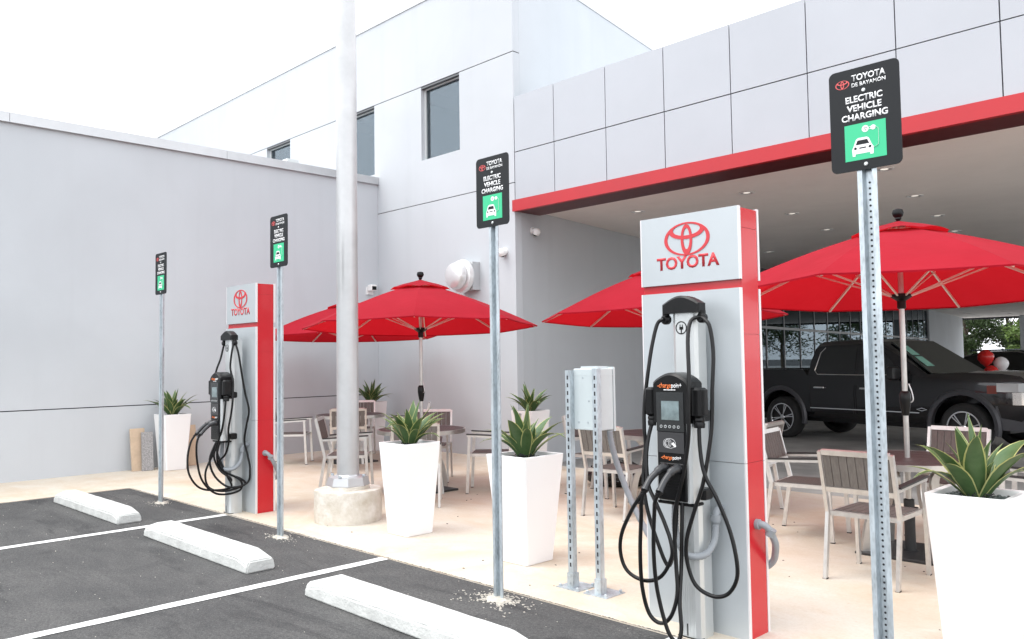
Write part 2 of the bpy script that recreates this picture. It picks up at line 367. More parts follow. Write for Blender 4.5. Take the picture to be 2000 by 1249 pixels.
# low wing on the left: two wall bands with a reveal joint between, metal coping on top
wing = MB().box(XL-10, XL-.02, -12, YW+.0, -.2, 4.70).build('wing_core', GAP, bld)
MB().box(XL-.0205, XL, -12, YW-.002, 0, .918).build('wall_band', WALL, wing)
MB().box(XL-.0205, XL, -12, YW-.002, .932, 4.735).build('wall_band', WALL, wing)
for i, (a, b) in enumerate(((-12, -6.2), (-6.195, -3.2), (-3.195, -.2), (-.195, 2.8), (2.805, 5.8), (5.805, YW-.003))):
    MB().box(XL-10, XL+.035, a, b, 4.74, 4.865).box(XL+.0, XL+.05, a, b, 4.728, 4.738).build('coping_length', COPING, wing)
MB().box(-12.75, -12.45, 7.0, 7.22, 4.868, 4.99).build('roof_box', WFRAME, wing)
# two-storey block
blk = MB().box(-34, XE-1.0, YW+4.6, YW+4.7, 0, 7.45).prism([(-34,YW+.15),(XE-.3,YW+.15),(XE-2.7,YW+14),(-34,YW+14)], 7.45, 7.6).build('block_core', WALL_IN, bld)
win_w, wz0, wz1 = 1.0, 4.94, 6.215
win_r = [-9.93, -12.31, -15.35, -17.9, -20.4]
MB().box(-34, XE-.022, YW, YW+.14, 0, 4.186).build('wall_band', WALL, blk)
mb = MB().box(-34, XE-.022, YW, YW+.14, 4.199, wz0)
xs = XE-.022
for xr in win_r: mb.box(xr, xs, YW, YW+.14, wz0, wz1+.003); xs = xr-win_w
mb.box(-34, xs, YW, YW+.14, wz0, wz1+.003); mb.build('wall_band', WALL, blk)
MB().box(-34, XE-.022, YW, YW+.14, 6.232, 7.70).build('wall_band', WALL, blk)
MB().box(-34, XE-.024, YW+.02, YW+.1, 4.18, 4.205).box(-34, XE-.024, YW+.014, YW+.1, 6.2185, 6.2318).build('joint_backing', GAP, blk)
MB().box(-34, XE+.015, YW-.015, YW+.2, 7.702, 7.735).build('roof_edge', COPING, blk)
for xr in win_r:
    w = MB(); x0, x1 = xr-win_w, xr; t = .045
    w.box(x0, x0+t, YW+.07, YW+.12, wz0, wz1).box(x1-t*.5, x1, YW+.07, YW+.12, wz0, wz1).box(x0+t, x1-t*.5, YW+.07, YW+.12, wz1-t, wz1).box(x0+t, x1-t*.5, YW+.07, YW+.12, wz0, wz0+.02)
    w = w.build('window', WFRAME, bld)
    MB().box(x0+t, x1-t*.5, YW+.095, YW+.101, wz0+.02, wz1-t).build('pane', GL_UP, w)
    MB().box(x0, x1, YW+.002, YW+.069, wz1-.03, wz1-.001).build('head_shadow_gap', MULL, w)
    room = MB().box(x0-.6, x1+.6, YW+4.3, YW+4.5, 4.2, 6.21).box(x0-.62,x0-.6,YW+.15,YW+4.3,4.2,6.21).box(x1+.6,x1+.62,YW+.15,YW+4.3,4.2,6.21).box(x0-.6,x1+.6,YW+.15,YW+4.3,4.18,4.2).build('room_wall', ROOM, w)
    mb = MB()
    for i in range(4):
        for j in range(7): mb.box(x0-.6+i*.55, x0-.065+i*.55, YW+.145+j*.6, YW+.735+j*.6, 6.218+.004*((i+j)%2), 6.26)
    mb.build('ceiling_tiles', TILE, w)
# side wall, under and above the canopy, running back at a slight angle
P0 = Vector((XE, YW, 0)); dW = Vector((-.17, 1, 0)).normalized(); nW = Vector((dW.y, -dW.x, 0))
angW = math.atan2(dW.y, dW.x)                             # local x runs along the wall, local -y faces the drive
side = link('side_wall', MB().box(.146, 8.9, 0, .25, -.2, 7.70).mesh('side_wall', WALL_IN), bld, P0, (0,0,angW))
MB().box(.22, 55, -.012, .2, 7.702, 7.735).build('roof_edge', COPING, side)
MB().box(8.9, 55, .0, .25, 3.83, 7.7).build('upper_wall', WALL, side)
MB().box(37, 50, 0, .25, -.2, 3.83).build('back_wall', WALL_IN, side)
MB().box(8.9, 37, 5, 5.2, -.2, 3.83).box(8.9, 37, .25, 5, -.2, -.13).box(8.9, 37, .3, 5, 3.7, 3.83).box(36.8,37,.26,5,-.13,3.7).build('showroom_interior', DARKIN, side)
# storefront glazing
SFM = mat('storefront_aluminium', (.22,.225,.23), .4, .4)
sf = link('storefront', MB().box(8.9, 37, .08, .16, -.15, -.02).box(8.9, 37, .08, .16, 3.72, 3.83).mesh('storefront', MULL), bld, P0, (0,0,angW))
ms = [8.95+.02]+[10.08+1.52*i for i in range(18)]+[36.95]
for i, s in enumerate(ms): MB().box(s-.025, s+.025, .075, .125, -.02, 3.72).build('mullion', SFM, sf)
for i in range(len(ms)-1):
    a, b = ms[i]+.025, ms[i+1]-.025
    MB().box(a, b, .076, .124, 2.235, 2.305).build('transom', SFM, sf)
    MB().box(a, b, .095, .105, -.02, 2.235).build('pane', GL_SH, sf)
    MB().box(a, b, .095, .105, 2.305, 3.72).build('pane', GL_SH, sf)
# canopy fascia: real panels with open joints
FX = [XE]+[-8.68+.955*i+.83 for i in range(0, 12)]  # right end lies out of view, cut short to let more skylight under
fas = MB().box(XE+.001, FX[-1], YW+.02, YW+.5, 3.95, 5.46).build('canopy_fascia', GAP, bld)
rows = ((3.922, 4.643), (4.656, 5.50))
for i in range(len(FX)-1):
    for z0, z1 in rows:
        dy = random.uniform(-.002,.002)
        MB().box(FX[i]+.006, FX[i+1]-.006, YW-.012+dy, YW+.019, z0, z1).build('fascia_panel', ACM, fas)
bm_ = MB().box(XE-.035, FX[-1], YW-.045, YW+.03, 3.742, 3.914).build('red_beam', BEAMRED, bld)
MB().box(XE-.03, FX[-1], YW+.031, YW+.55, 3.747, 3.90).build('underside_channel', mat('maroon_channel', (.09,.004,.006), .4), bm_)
# soffit and recessed lights
XR = FX[-1]-.01
sof = MB().prism([(XE-.09, YW+.552), (XR, YW+.552), (XR-2, 59), (P0.x+dW.x*51.02+.0, 59)], 3.81, 4.0).build('soffit', SOFFIT, bld)
MB().prism([(XE-.06, YW+.556), (XR-.1, YW+.556), (XR-2.1, 59), (P0.x+dW.x*51, 59)], 4.01, 5.3).build('roof_mass', WALL, bld)
dl = MB(); dl.ring2((0,0,.115,.115), (0,0,.09,.09), -.012, 0, 24, 0); dl.ring2((0,0,.0895,.0895), (0,0,.05,.05), -.004, .001, 20, 2); dl.lathe([(.0495,-.004),(.03,-.006),(.01,-.007)], 16, 1)
dlm = dl.mesh('downlight', [WHITEP, REFLECT, COPING])
for j in range(23):
    for i in range(4): link('downlight', dlm, sof, (-7.65+1.89*i-.175*2.1*j, 10.4+2.1*j, 3.807))
# far end of the canopy: header and white columns
MB().box(-19, .5, 59, 59.3, 3.70, 4.6).build('end_header', GAP, bld)
for x, y in ((-13.45, 58), (.9, 40), (1.6, 24), (2.0, 9.7)): MB().box(x-.3, x+.3, y-.3, y+.3, -.15, 3.806).build('canopy_column', WALL, bld)

# ------------------------------------------------------------------ things fixed to the walls
FANM = mat('spun_aluminium', (.74,.74,.74), .28, .5)
fan = thing('wall_exhaust_fan', 'round stepped metal exhaust fan hood bracketed on the grey wall', 'exhaust fan', (-9.68, YW, 2.83))
MB().box(-.2, -.16, -.16, -.001, -.22, .22).box(.16, .2, -.16, -.001, -.22, .22).box(-.159, .159, -.16, -.001, .18, .22).box(-.159, .159, -.16, -.001, -.22, -.18).build('bracket_frame', COPING, fan)
MB().lathe([(.18,.165),(.255,.17),(.27,.20),(.255,.26),(.2,.28)], 40, 0, Matrix.Rotation(R_(90), 4, 'X')).build('hood_rim', FANM, fan, 35)
MB().lathe([(.195,.285),(.215,.30),(.215,.34),(.19,.40),(.12,.43),(.03,.44)], 40, 0, Matrix.Rotation(R_(90), 4, 'X')).build('hood_dome', FANM, fan, 35)
def dome_camera(loc, rz, label):
    t = thing('dome_camera', label, 'camera', loc, rz)
    MB().lathe([(.055,.0),(.055,.03),(.045,.035)], 20, 0, Matrix.Rotation(R_(90), 4, 'X')).build('mount', WHITEP, t, 30)
    MB().lathe([(.03,-.07),(.055,-.06),(.066,-.03),(.066,.0),(.05,.03),(.02,.045)], 20, 0, Matrix.Translation((0,-.09,-.01)) @ Matrix.Rotation(R_(25), 4, 'X')).build('dome', WHITEP, t, 40)
    MB().lathe([(.012,-.085),(.034,-.075),(.04,-.062)], 16, 0, Matrix.Translation((0,-.09,-.012)) @ Matrix.Rotation(R_(25), 4, 'X')).build('lens', BLACKP, t, 40)
pc = P0+dW*.42; dome_camera((pc.x, pc.y, 3.5), angW, 'white dome camera on the shaded side wall under the red beam')
dome_camera((-8.9, YW, 3.16), 0, 'white dome camera on the front wall beside the wall corner')
t = thing('security_floodlight', 'small white box floodlight on the wall near the inside corner', 'floodlight', (XL, 8.5, 2.78), R_(90))
MB().box(-.07,.07,-.03,-.001,-.07,.07).build('back_plate', WHITEP, t); MB().cbox(-.06,.06,-.16,-.031,-.01,.10,.012).build('housing', WHITEP, t); MB().box(-.045,.045,-.165,-.1605,.005,.07).build('lens', BLACKP, t)

# ------------------------------------------------------------------ wheel stops
def wheel_stop(x, y, rz, label):
    mb = MB(); L, W, H, c = .955, .115, .135, .06; e = .17
    secs = []
    for px, k in ((-L,0),(-L+e,1),(L-e,1),(L,0)):
        h = H if k else .085; tw = .068 if k else .088
        secs.append([(px,-W,0),(px,-W+.006,h*.6),(px,-tw,h),(px,tw,h),(px,W-.006,h*.6),(px,W,0)])
    mb.loft(secs)
    me = mb.mesh('wheel_stop', STOPC); bm = bmesh.new(); bm.from_mesh(me)
    bmesh.ops.bevel(bm, geom=list(bm.edges), offset=.009, segments=2, affect='EDGES')
    bmesh.ops.subdivide_edges(bm, edges=[e_ for e_ in bm.edges if e_.calc_length() > .3], cuts=14, use_grid_fill=True)
    for v in bm.verts:
        if v.co.z > .01: v.co += Vector((random.uniform(-1,1), random.uniform(-1,1), random.uniform(-1,1)))*.0012
    bm.to_mesh(me); bm.free()
    o = link('wheel_stop', me, None, (x, y, .001), (0,0,rz)); return tag(o, label, 'wheel stop', 'concrete wheel stops in the parking bays')
wheel_stop(-9.12, 2.92, R_(.5), 'white concrete wheel stop in the parking bay next to the stucco wing wall')
wheel_stop(-6.50, 2.905, 0, 'white concrete wheel stop in the bay between the two charging pylons')
wheel_stop(-3.80, 2.90, R_(-.4), 'white concrete wheel stop with a grey scuff before the strut-mounted box')

# ------------------------------------------------------------------ charging pylons
def make_pylon(loc, label):
    t = thing('charging_pylon', label, 'pylon', loc, 0, 'charging pylons'); w, d = .325, .215
    MB().box(-w+.012, w-.012, .02, d-.02, .0, 2.305).build('core', RED, t)
    for z0, z1 in ((.004,.93),(.932,1.62),(1.622,2.20),(2.202,2.309)):
        MB().box(w-.012, w-.003, .021, d-.021, z0, z1).build('side_panel', RED, t); MB().box(-w+.003, -w+.012, .021, d-.021, z0, z1).build('side_panel', RED, t)
    for y0, y1 in ((0,.019),(d-.019,d)):
        for z0, z1 in ((.004,.929),(.932,1.872),(1.919,2.317)):
            p = MB().box(-w+.008, w-.008, y0, y1, z0, z1).build('face_panel', SILVER, t)
            MB().box(w-.0078, w, y0-.0005, y1+.0005, z0, z1).build('edge_trim', TRIM, p); MB().box(-w, -w+.0078, y0-.0005, y1+.0005, z0, z1).build('edge_trim', TRIM, p)
    e = MB(); emblem(e, .150, 0, .003, 0, flat((-.005, -.0002, 2.172))); e.build('emblem', LOGOR, t)
    link('lettering', text_mesh('TOYOTA', .070, .412, .034, LOGOR), t, (-.005, -.0003, 2.008), (R_(90),0,0))
    # conduit elbow on the red side
    el = MB().lathe([(.028,0),(.028,.02),(.021,.022)], 14, 0, Matrix.Translation((w-.003,.10,.60)) @ Matrix.Rotation(R_(90), 4, 'Y'))
    el.tube(spline([(w,.10,.60),(w+.03,.10,.602),(w+.052,.11,.59),(w+.064,.125,.565)]), .019, 12)
    el.lathe([(.025,-.02),(.025,.02)], 12, 0, Matrix.Translation((w+.065,.128,.56)) @ Matrix.Rotation(R_(25), 4, 'Y'))
    el = el.build('conduit_elbow', GREYPVC, t, 40)
    MB().tube(spline([(w+.066,.13,.555),(w+.072,.16,.50),(w+.05,.20,.44),(w+.015,.235,.38),(w-.05,.245,.33),(w-.12,.232,.31)]), .019, 10).build('flexible_conduit', GREYPVC, el, 40)
    return t
pyl = make_pylon((-2.565, 3.95, 0), 'tall silver and red charging pylon beside the strut-mounted electrical box')
place_copy(pyl, (-7.975, 3.95, 0), 0, 'tall silver and red charging pylon standing in front of the stucco wing wall')

# ------------------------------------------------------------------ charging stations
def make_station(loc, label, variant=0):
    t = thing('charging_station', label, 'charger', loc, 0, 'charging stations')     # origin under the column, -y is the front
    W = [(-.064,-.06),(-.042,-.075),(.042,-.075),(.064,-.06),(.072,-.03),(.07,.05),(-.07,.05),(-.072,-.03)]
    c = MB().prism(W, .0, 1.745).build('column', COLM, t)
    mb = MB()
    for x in (-.034,-.022,-.010,.006,.02,.03): mb.box(x, x+.0035, -.0768, -.0745, .01, 1.40)
    mb.build('column_rib', COLM, c); MB().box(-.012,-.006,-.0785,-.077,.012,.075).box(-.07,.07,-.079,.048,.0005,.006).build('base_slot', BLACKP, c)
    mb = MB(); n = 12
    top = [(-.118+.236*i/n, 1.785+.045*math.sin(math.pi*i/n)) for i in range(n+1)]
    poly = [(-.118,1.735)]+top+[(.118,1.735)]
    mb.loft([[(x*k,y,z if z < 1.74 else 1.735+(z-1.735)*kz) for x, z in poly] for y, k, kz in ((-.095,.93,.88),(-.085,1,1),(-.025,1,1),(-.015,.94,.88))])
    cap = mb.build('top_cap', BLACKP, t, 25)
    for sx in (-.118,.112): MB().tube([(sx,-.05,1.722),(sx,-.05,1.745)], .02, 12).lathe([(.018,-.022),(.028,-.012),(.028,.012),(.018,.022)], 16, 0, Matrix.Translation((sx,-.05,1.705)) @ Matrix.Rotation(R_(90), 4, 'X')).build('cable_swivel', BLACKP, cap, 40)
    # plug badge on the column
    b = MB(); b.ring2((0,0,.036,.036), (0,0,.030,.030), 0, .0012, 30); b.box(-.012,.012,-.010,.006,.0001,.0013); b.box(-.009,-.005,.006,.018,.0001,.0013); b.box(.005,.009,.006,.018,.0001,.0013); b.box(-.003,.003,-.034,-.010,.0001,.0016)
    b.build('plug_badge', BLACKP, c, None, (-.004, -.0752, 1.655), (R_(90),0,0))
    # head
    fy = -.205
    hd = MB()
    prof = [(-.112,1.148),(-.112,1.365)]+[(-.112+.224*i/12, 1.37+.045*math.sin(math.pi*i/12)) for i in range(1,12)]+[(.112,1.365),(.112,1.148)]
    hd.loft([[(x*kx,y,z-zz if z > 1.2 else z) for x, z in prof] for y, zz, kx in ((fy,.014,.94),(fy+.012,.002,1),(fy+.02,0,1),(fy+.125,0,1),(fy+.14,.01,.97))])
    hd.cbox(-.088,.088,fy+.001,fy+.02,.742,1.1478,.004)
    hd = hd.build('head', BLACKP, t, 25)
    MB().prism([(-.112,fy+.03),(-.10,fy+.014),(-.0885,fy+.014),(-.0885,fy+.0205),(.0885,fy+.0205),(.0885,fy+.014),(.10,fy+.014),(.112,fy+.03),(.112,fy+.12),(.098,fy+.135),(-.098,fy+.135),(-.112,fy+.12)],.735,1.1475).build('casing', COLM, hd)
    MB().cbox(-.115,.115,fy+.03,fy+.125,.715,.732,.004).build('bottom_tray', BLACKP, hd)
    MB().box(-.085,.085,fy-.004,fy-.0005,1.105,1.312).build('screen_bezel', mat('screen_glass', (.025,.027,.028), .15, spec=.5), hd)
    MB().box(-.052,.058,fy-.006,fy-.0045,1.165,1.265).build('screen', SCREEN, hd)
    for i in range(5): MB().ring2((0,0,.008,.008),(0,0,.005,.005),0,.003,14).build('button', COLM, hd, None, (-.055+.027*i, fy-.0042, 1.13), (R_(90),0,0))
    MB().box(-.083,.083,fy-.003,fy-.0005,.992,1.10).build('reader_panel', mat('reader_panel', (.035,.035,.037), .35), hd)
    g = MB(); g.ring2((0,0,.034,.026),(0,0,.0325,.0245),0,.001,32)
    for k in range(3): g.ring2((-.018,0,.010+.008*k,.012+.006*k),(-.018,0,.0088+.008*k,.0108+.006*k),.0001,.0012,20)
    g.prism([(.008,-.002),(.02,.008),(.038,-.012),(.03,-.02)],.0001,.0014); g.build('contactless_mark', SIGNW, hd, None, (-.002, fy-.0033, 1.042), (R_(90),0,0))
    for z, w, h in ((1.335,.150,.033),(.958,.125,.026)):
        link('lettering', text_mesh('-charge', h*.80, w*.56, .012, ORANGE), hd, (-w*.22, fy-.001, z), (R_(90),0,0))
        link('lettering', text_mesh('poin+', h*.80, w*.42, .012, SIGNW), hd, (w*.29, fy-.001, z), (R_(90),0,0))
    mb = MB()
    for k, (xa, xb) in enumerate(((-.037,-.016),(-.014,.004),(.006,.022),(.024,.037))): mb.box(xa,xb,fy-.0018,fy-.0005,1.3215,1.326)
    tag(mb.build('small_print', SIGNW, hd), kind='stuff')
    for z in (.80,.815,.83,.845): MB().box(-.07,.07,fy-.003,fy-.0005,z,z+.006).build('vent_louvre', BLACKP, hd)
    # arms to the column, holsters
    for z in (1.185,.775): MB().cbox(.05,.145,-.115,-.035,z-.03,z+.03,.008).cbox(-.145,-.05,-.115,-.035,z-.03,z+.03,.008).box(-.05,.05,-.12,-.0755,z-.025,z+.025).build('clamp_arm', BLACKP, t)
    for s in (-1,1):
        h = MB().cbox(s*.146-.030, s*.146+.030, fy+.01, fy+.10, 1.18, 1.335, .012).build('holster', BLACKP, hd, 35)
        MB().lathe([(.028,0),(.03,.02),(.026,.03),(.03,.04),(.024,.055)], 14, 0, Matrix.Translation((s*.146,fy+.05,1.127))).build('connector_boot', BLACKP, h, 35)
    # two handles plugged into the front
    for x, ex in ((-.03,-.062),(.052,.03)):
        p = spline([(x,fy+.0,.912),(x-.004,fy-.035,.912),(x-.014,fy-.065,.897),(ex-.0,fy-.11,.858),(ex,fy-.158,.808)], 5); n = len(p)
        hdl = MB().tube(p, [.027 if i < n*.2 else .023 if i < n*.5 else .017 if i < n*.9 else .020 for i in range(n)], 12).build('connector', mat('connector_plastic', (.022,.023,.026), .32), hd, 40)
        mb = MB()
        for k in (0,1,2):
            q = p[-1]+(p[-1]-p[-2]).normalized()*(.010*k); mb.lathe([(.012,-.004),(.018,-.002),(.018,.003),(.012,.005)], 12, 0, Matrix.Translation(q))
        mb.build('strain_relief', BLACKP, hdl, 40)
    MB().cbox(-.07,.085,fy-.012,fy+.0,.885,.940,.005).build('connector_dock', BLACKP, hd)
    r = .0105; c1 = (-.0625,-.37,.804); c2 = (.0295,-.37,.804)
    paths = [
     [(-.118,-.075,1.705),(-.148,-.09,1.684),(-.163,-.12,1.577),(-.172,-.15,1.438),(-.190,-.17,1.244),(-.188,-.18,1.105),(-.182,-.18,1.022),(-.185,-.20,.859),(-.155,-.22,.70),(-.09,-.22,.52),(-.03,-.21,.40),(.01,-.21,.52),(.012,-.18,.735)],
     [c1,(-.09,-.38,.76),(-.15,-.36,.695),(-.233,-.34,.562),(-.251,-.33,.45),(-.213,-.32,.361),(-.112,-.31,.329),(-.015,-.30,.365),(.044,-.29,.464),(.046,-.29,.541),(.001,-.28,.637),(-.072,-.26,.744),(-.124,-.24,.816),(-.150,-.22,.947),(-.155,-.19,1.06),(-.146,fy+.045,1.15)],
     [c1,(-.075,-.375,.74),(-.088,-.36,.676),(-.107,-.35,.489),(-.114,-.33,.301),(-.087,-.31,.164),(-.022,-.30,.126),(.028,-.28,.168),(.055,-.26,.28),(.042,-.245,.415),(.03,-.235,.568),(.035,-.232,.697),(.085,-.225,.886),(.122,-.226,1.071),(.130,-.228,1.229),(.128,-.215,1.411),(.085,-.15,1.598),(.075,-.10,1.690),(.112,-.07,1.71)],
     [c2,(.012,-.375,.76),(-.004,-.36,.713),(-.022,-.35,.528),(-.019,-.34,.347),(.008,-.33,.196),(.044,-.32,.087),(.076,-.30,.056),(.088,-.28,.113),(.069,-.26,.242),(.05,-.21,.413),(.045,-.19,.593),(.04,-.17,.735)],
     [(.118,-.07,1.71),(.150,-.08,1.69),(.182,-.09,1.650),(.205,-.10,1.515),(.206,-.12,1.33),(.203,-.13,1.146),(.190,-.15,.991),(.165,-.17,.836),(.122,-.185,.703),(.081,-.20,.554),(.08,-.20,.437),(.12,-.19,.325),(.205,-.17,.28),(.284,-.155,.301),(.335,-.15,.383),(.336,-.15,.484),(.303,-.15,.619),(.247,-.165,.767),(.182,-.175,.891),(.155,-.17,1.018),(.146,fy+.045,1.15)],
    ]
    if variant:
        paths = [
         [c1,(-.06,-.42,.73),(-.05,-.455,.58),(-.03,-.445,.42),(0,-.36,.29),(.03,-.22,.25),(.06,-.06,.265),(.055,-.10,.38),(.02,-.15,.52),(-.02,-.17,.62),(-.03,-.15,.735)],
         [c2,(.03,-.40,.72),(.02,-.39,.55),(.02,-.34,.36),(.03,-.22,.225),(.06,-.09,.20),(.11,.02,.24),(.12,.0,.34),(.03,-.14,.44),(.0,-.18,.58),(.01,-.15,.735)],
         [(-.118,-.05,1.705),(-.145,-.05,1.66),(-.14,-.08,1.55),(-.13,-.12,1.46),(-.135,-.135,1.40),(-.146,fy+.055,1.34)],
         [(.112,-.06,1.71),(.125,-.09,1.6),(.12,-.10,1.45),(.16,-.09,1.32),(.195,-.11,1.15),(.18,-.12,1.0),(.155,-.135,.85),(.13,-.12,.72),(.08,-.13,.60),(.03,-.17,.52),(.06,-.12,.42),(.12,.02,.34),(.12,.05,.28),(.05,-.11,.23),(-.04,-.24,.27),(-.06,-.27,.42),(-.045,-.2,.60),(-.035,-.16,.735)],
         [(.118,-.05,1.71),(.15,-.03,1.6),(.16,.0,1.4),(.175,.03,1.2),(.195,.06,1.03),(.175,.045,.88),(.15,.035,.72),(.17,.06,.58),(.19,.075,.44),(.15,.065,.30),(.09,-.09,.27),(.0,-.2,.38),(-.03,-.24,.55),(-.02,-.17,.735)],
         [(.146,fy+.045,1.15),(.15,fy+.03,1.0),(.12,fy+.02,.85),(.06,fy+.0,.70),(.03,fy-.02,.58),(.05,-.17,.44),(.11,-.09,.36),(.10,-.085,.32)],
        ]
    for p in paths: MB().tube(spline(p, 6), r, 8).build('cable', RUBBER, t, 50)
    fl = MB(); pts = spline([(-.05,-.10,.735),(-.055,-.10,.66),(-.049,-.11,.576),(-.015,-.125,.498),(.043,-.12,.447),(.095,-.05,.451),(.112,.01,.511),(.112,.03,.585),(.11,.035,.62)], 10)
    n = len(pts); fl.tube(pts, [.020 if i % 2 else .0175 for i in range(n)], 12)
    fl.tube(spline([(.11,.035,.62),(.11,.038,.65),(.11,.06,.675),(.11,.099,.678)],5), .020, 12); fl.lathe([(.027,-.018),(.027,.018)], 12, 0, Matrix.Translation((.11,.035,.63)))
    fl.build('flexible_conduit', GREYPVC, t, 50)
    return t
stn = make_station((-2.50, 3.85, .006), 'black charging station with orange lettering before the pylon near the strut-mounted box')
make_station((-7.91, 3.85, .006), 'black charging station with dangling cables before the pylon near the wing wall', 1)

# ------------------------------------------------------------------ parking signs on posts
def make_sign(loc, ztop, label, rz=0):
    t = thing('charging_sign', label, 'sign', loc, rz, 'electric vehicle charging signs'); w = .042
    hat = [(-w,-.012),(-.021,-.012),(-.014,.016),(.014,.016),(.021,-.012),(w,-.012),(w,-.008),(.024,-.008),(.017,.020),(-.017,.020),(-.024,-.008),(-w,-.008)]
    post = MB().prism(hat, 0, ztop-.02).build('post', GALV, t)
    mb = MB(); z = .12
    while z < ztop-.5: mb.lathe([(.0052,0),(.0052,.001)], 8, 0, Matrix.Translation((0,.0158,z)) @ Matrix.Rotation(R_(90),4,'X')); z += .0254
    tag(mb.build('punched_holes', GAP, post), kind='stuff')
    W, H, r = .1525, .2285, .026; pl = []
    for cx, cy, a0 in ((W-r,H-r,0),(-W+r,H-r,90),(-W+r,-H+r,180),(W-r,-H+r,270)):
        for k in range(6): a = R_(a0+k*18); pl.append((cx+r*math.cos(a), cy+r*math.sin(a)))
    zc = ztop-H
    plate = MB().prism(pl, 0, .003, 0, flat((0,-.013,zc))).build('sign_plate', SIGNB, t)
    def art(mb, m, name, y): return mb.build(name, m, plate, None, (0,-.0161-y,zc), (R_(90),0,0))
    e = MB(); emblem(e, .031, 0, .0008, 0, Matrix.Translation((-.092,.165,0))); art(e, SIGNR, 'emblem', 0)
    for s, x, y, h, ww, bo in (('TOYOTA',.022,.171,.028,.146,.026),('DE BAYAMÓN',.022,.145,.0175,.146,.016),('ELECTRIC',0,.076,.029,.160,.028),('VEHICLE',0,.036,.029,.150,.028),('CHARGING',0,-.004,.029,.200,.028)):
        link('lettering', text_mesh(s, h, ww, bo, SIGNW, .0008), plate, (x,-.0161,zc+y), (R_(90),0,0))
    art(MB().box(-.089,.089,-.183,-.022,0,.0008), SIGNG, 'green_field', 0)
    c = MB(); c.prism([(-.056,-.165),(-.044,-.165),(-.044,-.156),(.020,-.156),(.020,-.165),(.034,-.165),(.036,-.135),(.026,-.118),(.016,-.092),(.006,-.086),(-.030,-.086),(-.040,-.092),(-.050,-.118),(-.058,-.135)],0,.0007)
    art(c, SIGNW, 'car_pictogram', .0010)
    d = MB(); d.prism([(-.041,-.116),(.017,-.116),(.009,-.097),(-.033,-.097)],0,.0004); d.box(-.026,.003,-.134,-.129,0,.0004)
    for x in (-.043,.020): d.lathe([(.006,0),(.006,.0004)], 10, 0, Matrix.Translation((x,-.131,0)))
    art(d, SIGNB, 'car_windows', .0020)
    p = MB(); cord = [(.03,-.137),(.046,-.135),(.056,-.128),(.058,-.115),(.058,-.066),(.056,-.056),(.048,-.050),(.036,-.050)]
    for a, b in zip(cord[:-1], cord[1:]): p.bar((*a,.0004),(*b,.0004),.0045,.0005,0,(0,0,1))
    p.lathe([(.015,0),(.015,.0007)], 18, 0, Matrix.Translation((.002,-.050,0))); p.lathe([(.011,0),(.011,.0009)], 14, 0, Matrix.Translation((.036,-.050,0))); p.box(.020,.03,-.047,-.044,0,.0006); p.box(.020,.03,-.056,-.053,0,.0006)
    art(p, SIGNW, 'plug_pictogram', .0010)
    q = MB()
    for x, y in ((-.002,-.047),(.006,-.047),(.002,-.056)): q.lathe([(.0025,0),(.0025,.0004)], 8, 0, Matrix.Translation((x,y,0)))
    art(q, SIGNB, 'socket_pins', .0022)
    for z in (.122,-.205): MB().lathe([(.009,0),(.009,.003),(.006,.006)], 10, 0, Matrix.Translation((0,-.0162,zc+z)) @ Matrix.Rotation(R_(90),4,'X')).build('bolt', COLM, plate)
    return t
make_sign((-9.09,3.585,0), 2.735, 'black electric vehicle charging sign on the post nearest the stucco wing wall', R_(0))
make_sign((-6.495,3.585,0), 2.80, 'black electric vehicle charging sign between the far pylon and the light pole')
make_sign((-3.78,3.60,0), 2.815, 'black electric vehicle charging sign before a planter and the strut-mounted box')
make_sign((-1.41,3.60,0), 2.765, 'black electric vehicle charging sign beside the chair and planter at the covered drive')
def crumbs(x, y, r, n, label):
    mb = MB()
    for k in range(n):
        d = r*abs(random.gauss(0,.55)) if k > n*.25 else r*random.random()**.5*.55
        a = random.uniform(0,6.283); s = random.uniform(.003,.010)*(1.5 if d < r*.4 else 1)
        cx, cy = x+d*math.cos(a)*1.35*(1+.6*noise.noise(Vector((a*1.3,x,1)))), y+d*math.sin(a)*.8*(1+.7*noise.noise(Vector((a*1.3,x,7))))
        if cy > 3.9: continue
        nn = random.choice((5,6,7)); poly = [(cx+s*random.uniform(.5,1.3)*math.cos(6.283*i/nn), cy+s*random.uniform(.4,1)*math.sin(6.283*i/nn)) for i in range(nn)]
        mb.prism(poly, .0006, .0015+random.random()*.0035)
    blob = [(x+.075*random.uniform(.8,1.3)*math.cos(6.283*i/18), y+.06*random.uniform(.8,1.3)*math.sin(6.283*i/18)) for i in range(18)]
    mb.loft([[(px,py,.0009) for px,py in blob], [(x+(px-x)*.7,y+(py-y)*.7,.014) for px,py in blob]])
    tag(mb.build('cement_crumbs', SPILL), label, 'cement', kind='stuff')
crumbs(-9.09, 3.585, .17, 170, 'pale cement crumbs at the sign post foot by the wing wall')
crumbs(-6.495, 3.585, .15, 230, 'pale cement crumbs at the sign post foot by the light pole')
crumbs(-3.78, 3.58, .22, 600, 'pale cement crumbs at the sign post foot before the strut-mounted box')
crumbs(-1.41, 3.60, .16, 170, 'pale cement crumbs at the sign post foot by the covered drive')
mb = MB()
for k in range(420):
    x, y = random.uniform(-11,-1), random.uniform(.6,3.7); s = random.uniform(.0015,.0045)*(1.7 if random.random() < .06 else 1)
    mb.lathe([(s,0),(s*.8,s*.5),(s*.3,s*.8)], 5, random.choice((0,0,1)), Matrix.Translation((x,y,.0005)))
tag(mb.build('loose_grit', [SPILL, DIRT]), 'scattered grit on the parking bays', 'grit', kind='stuff')
mb = MB()
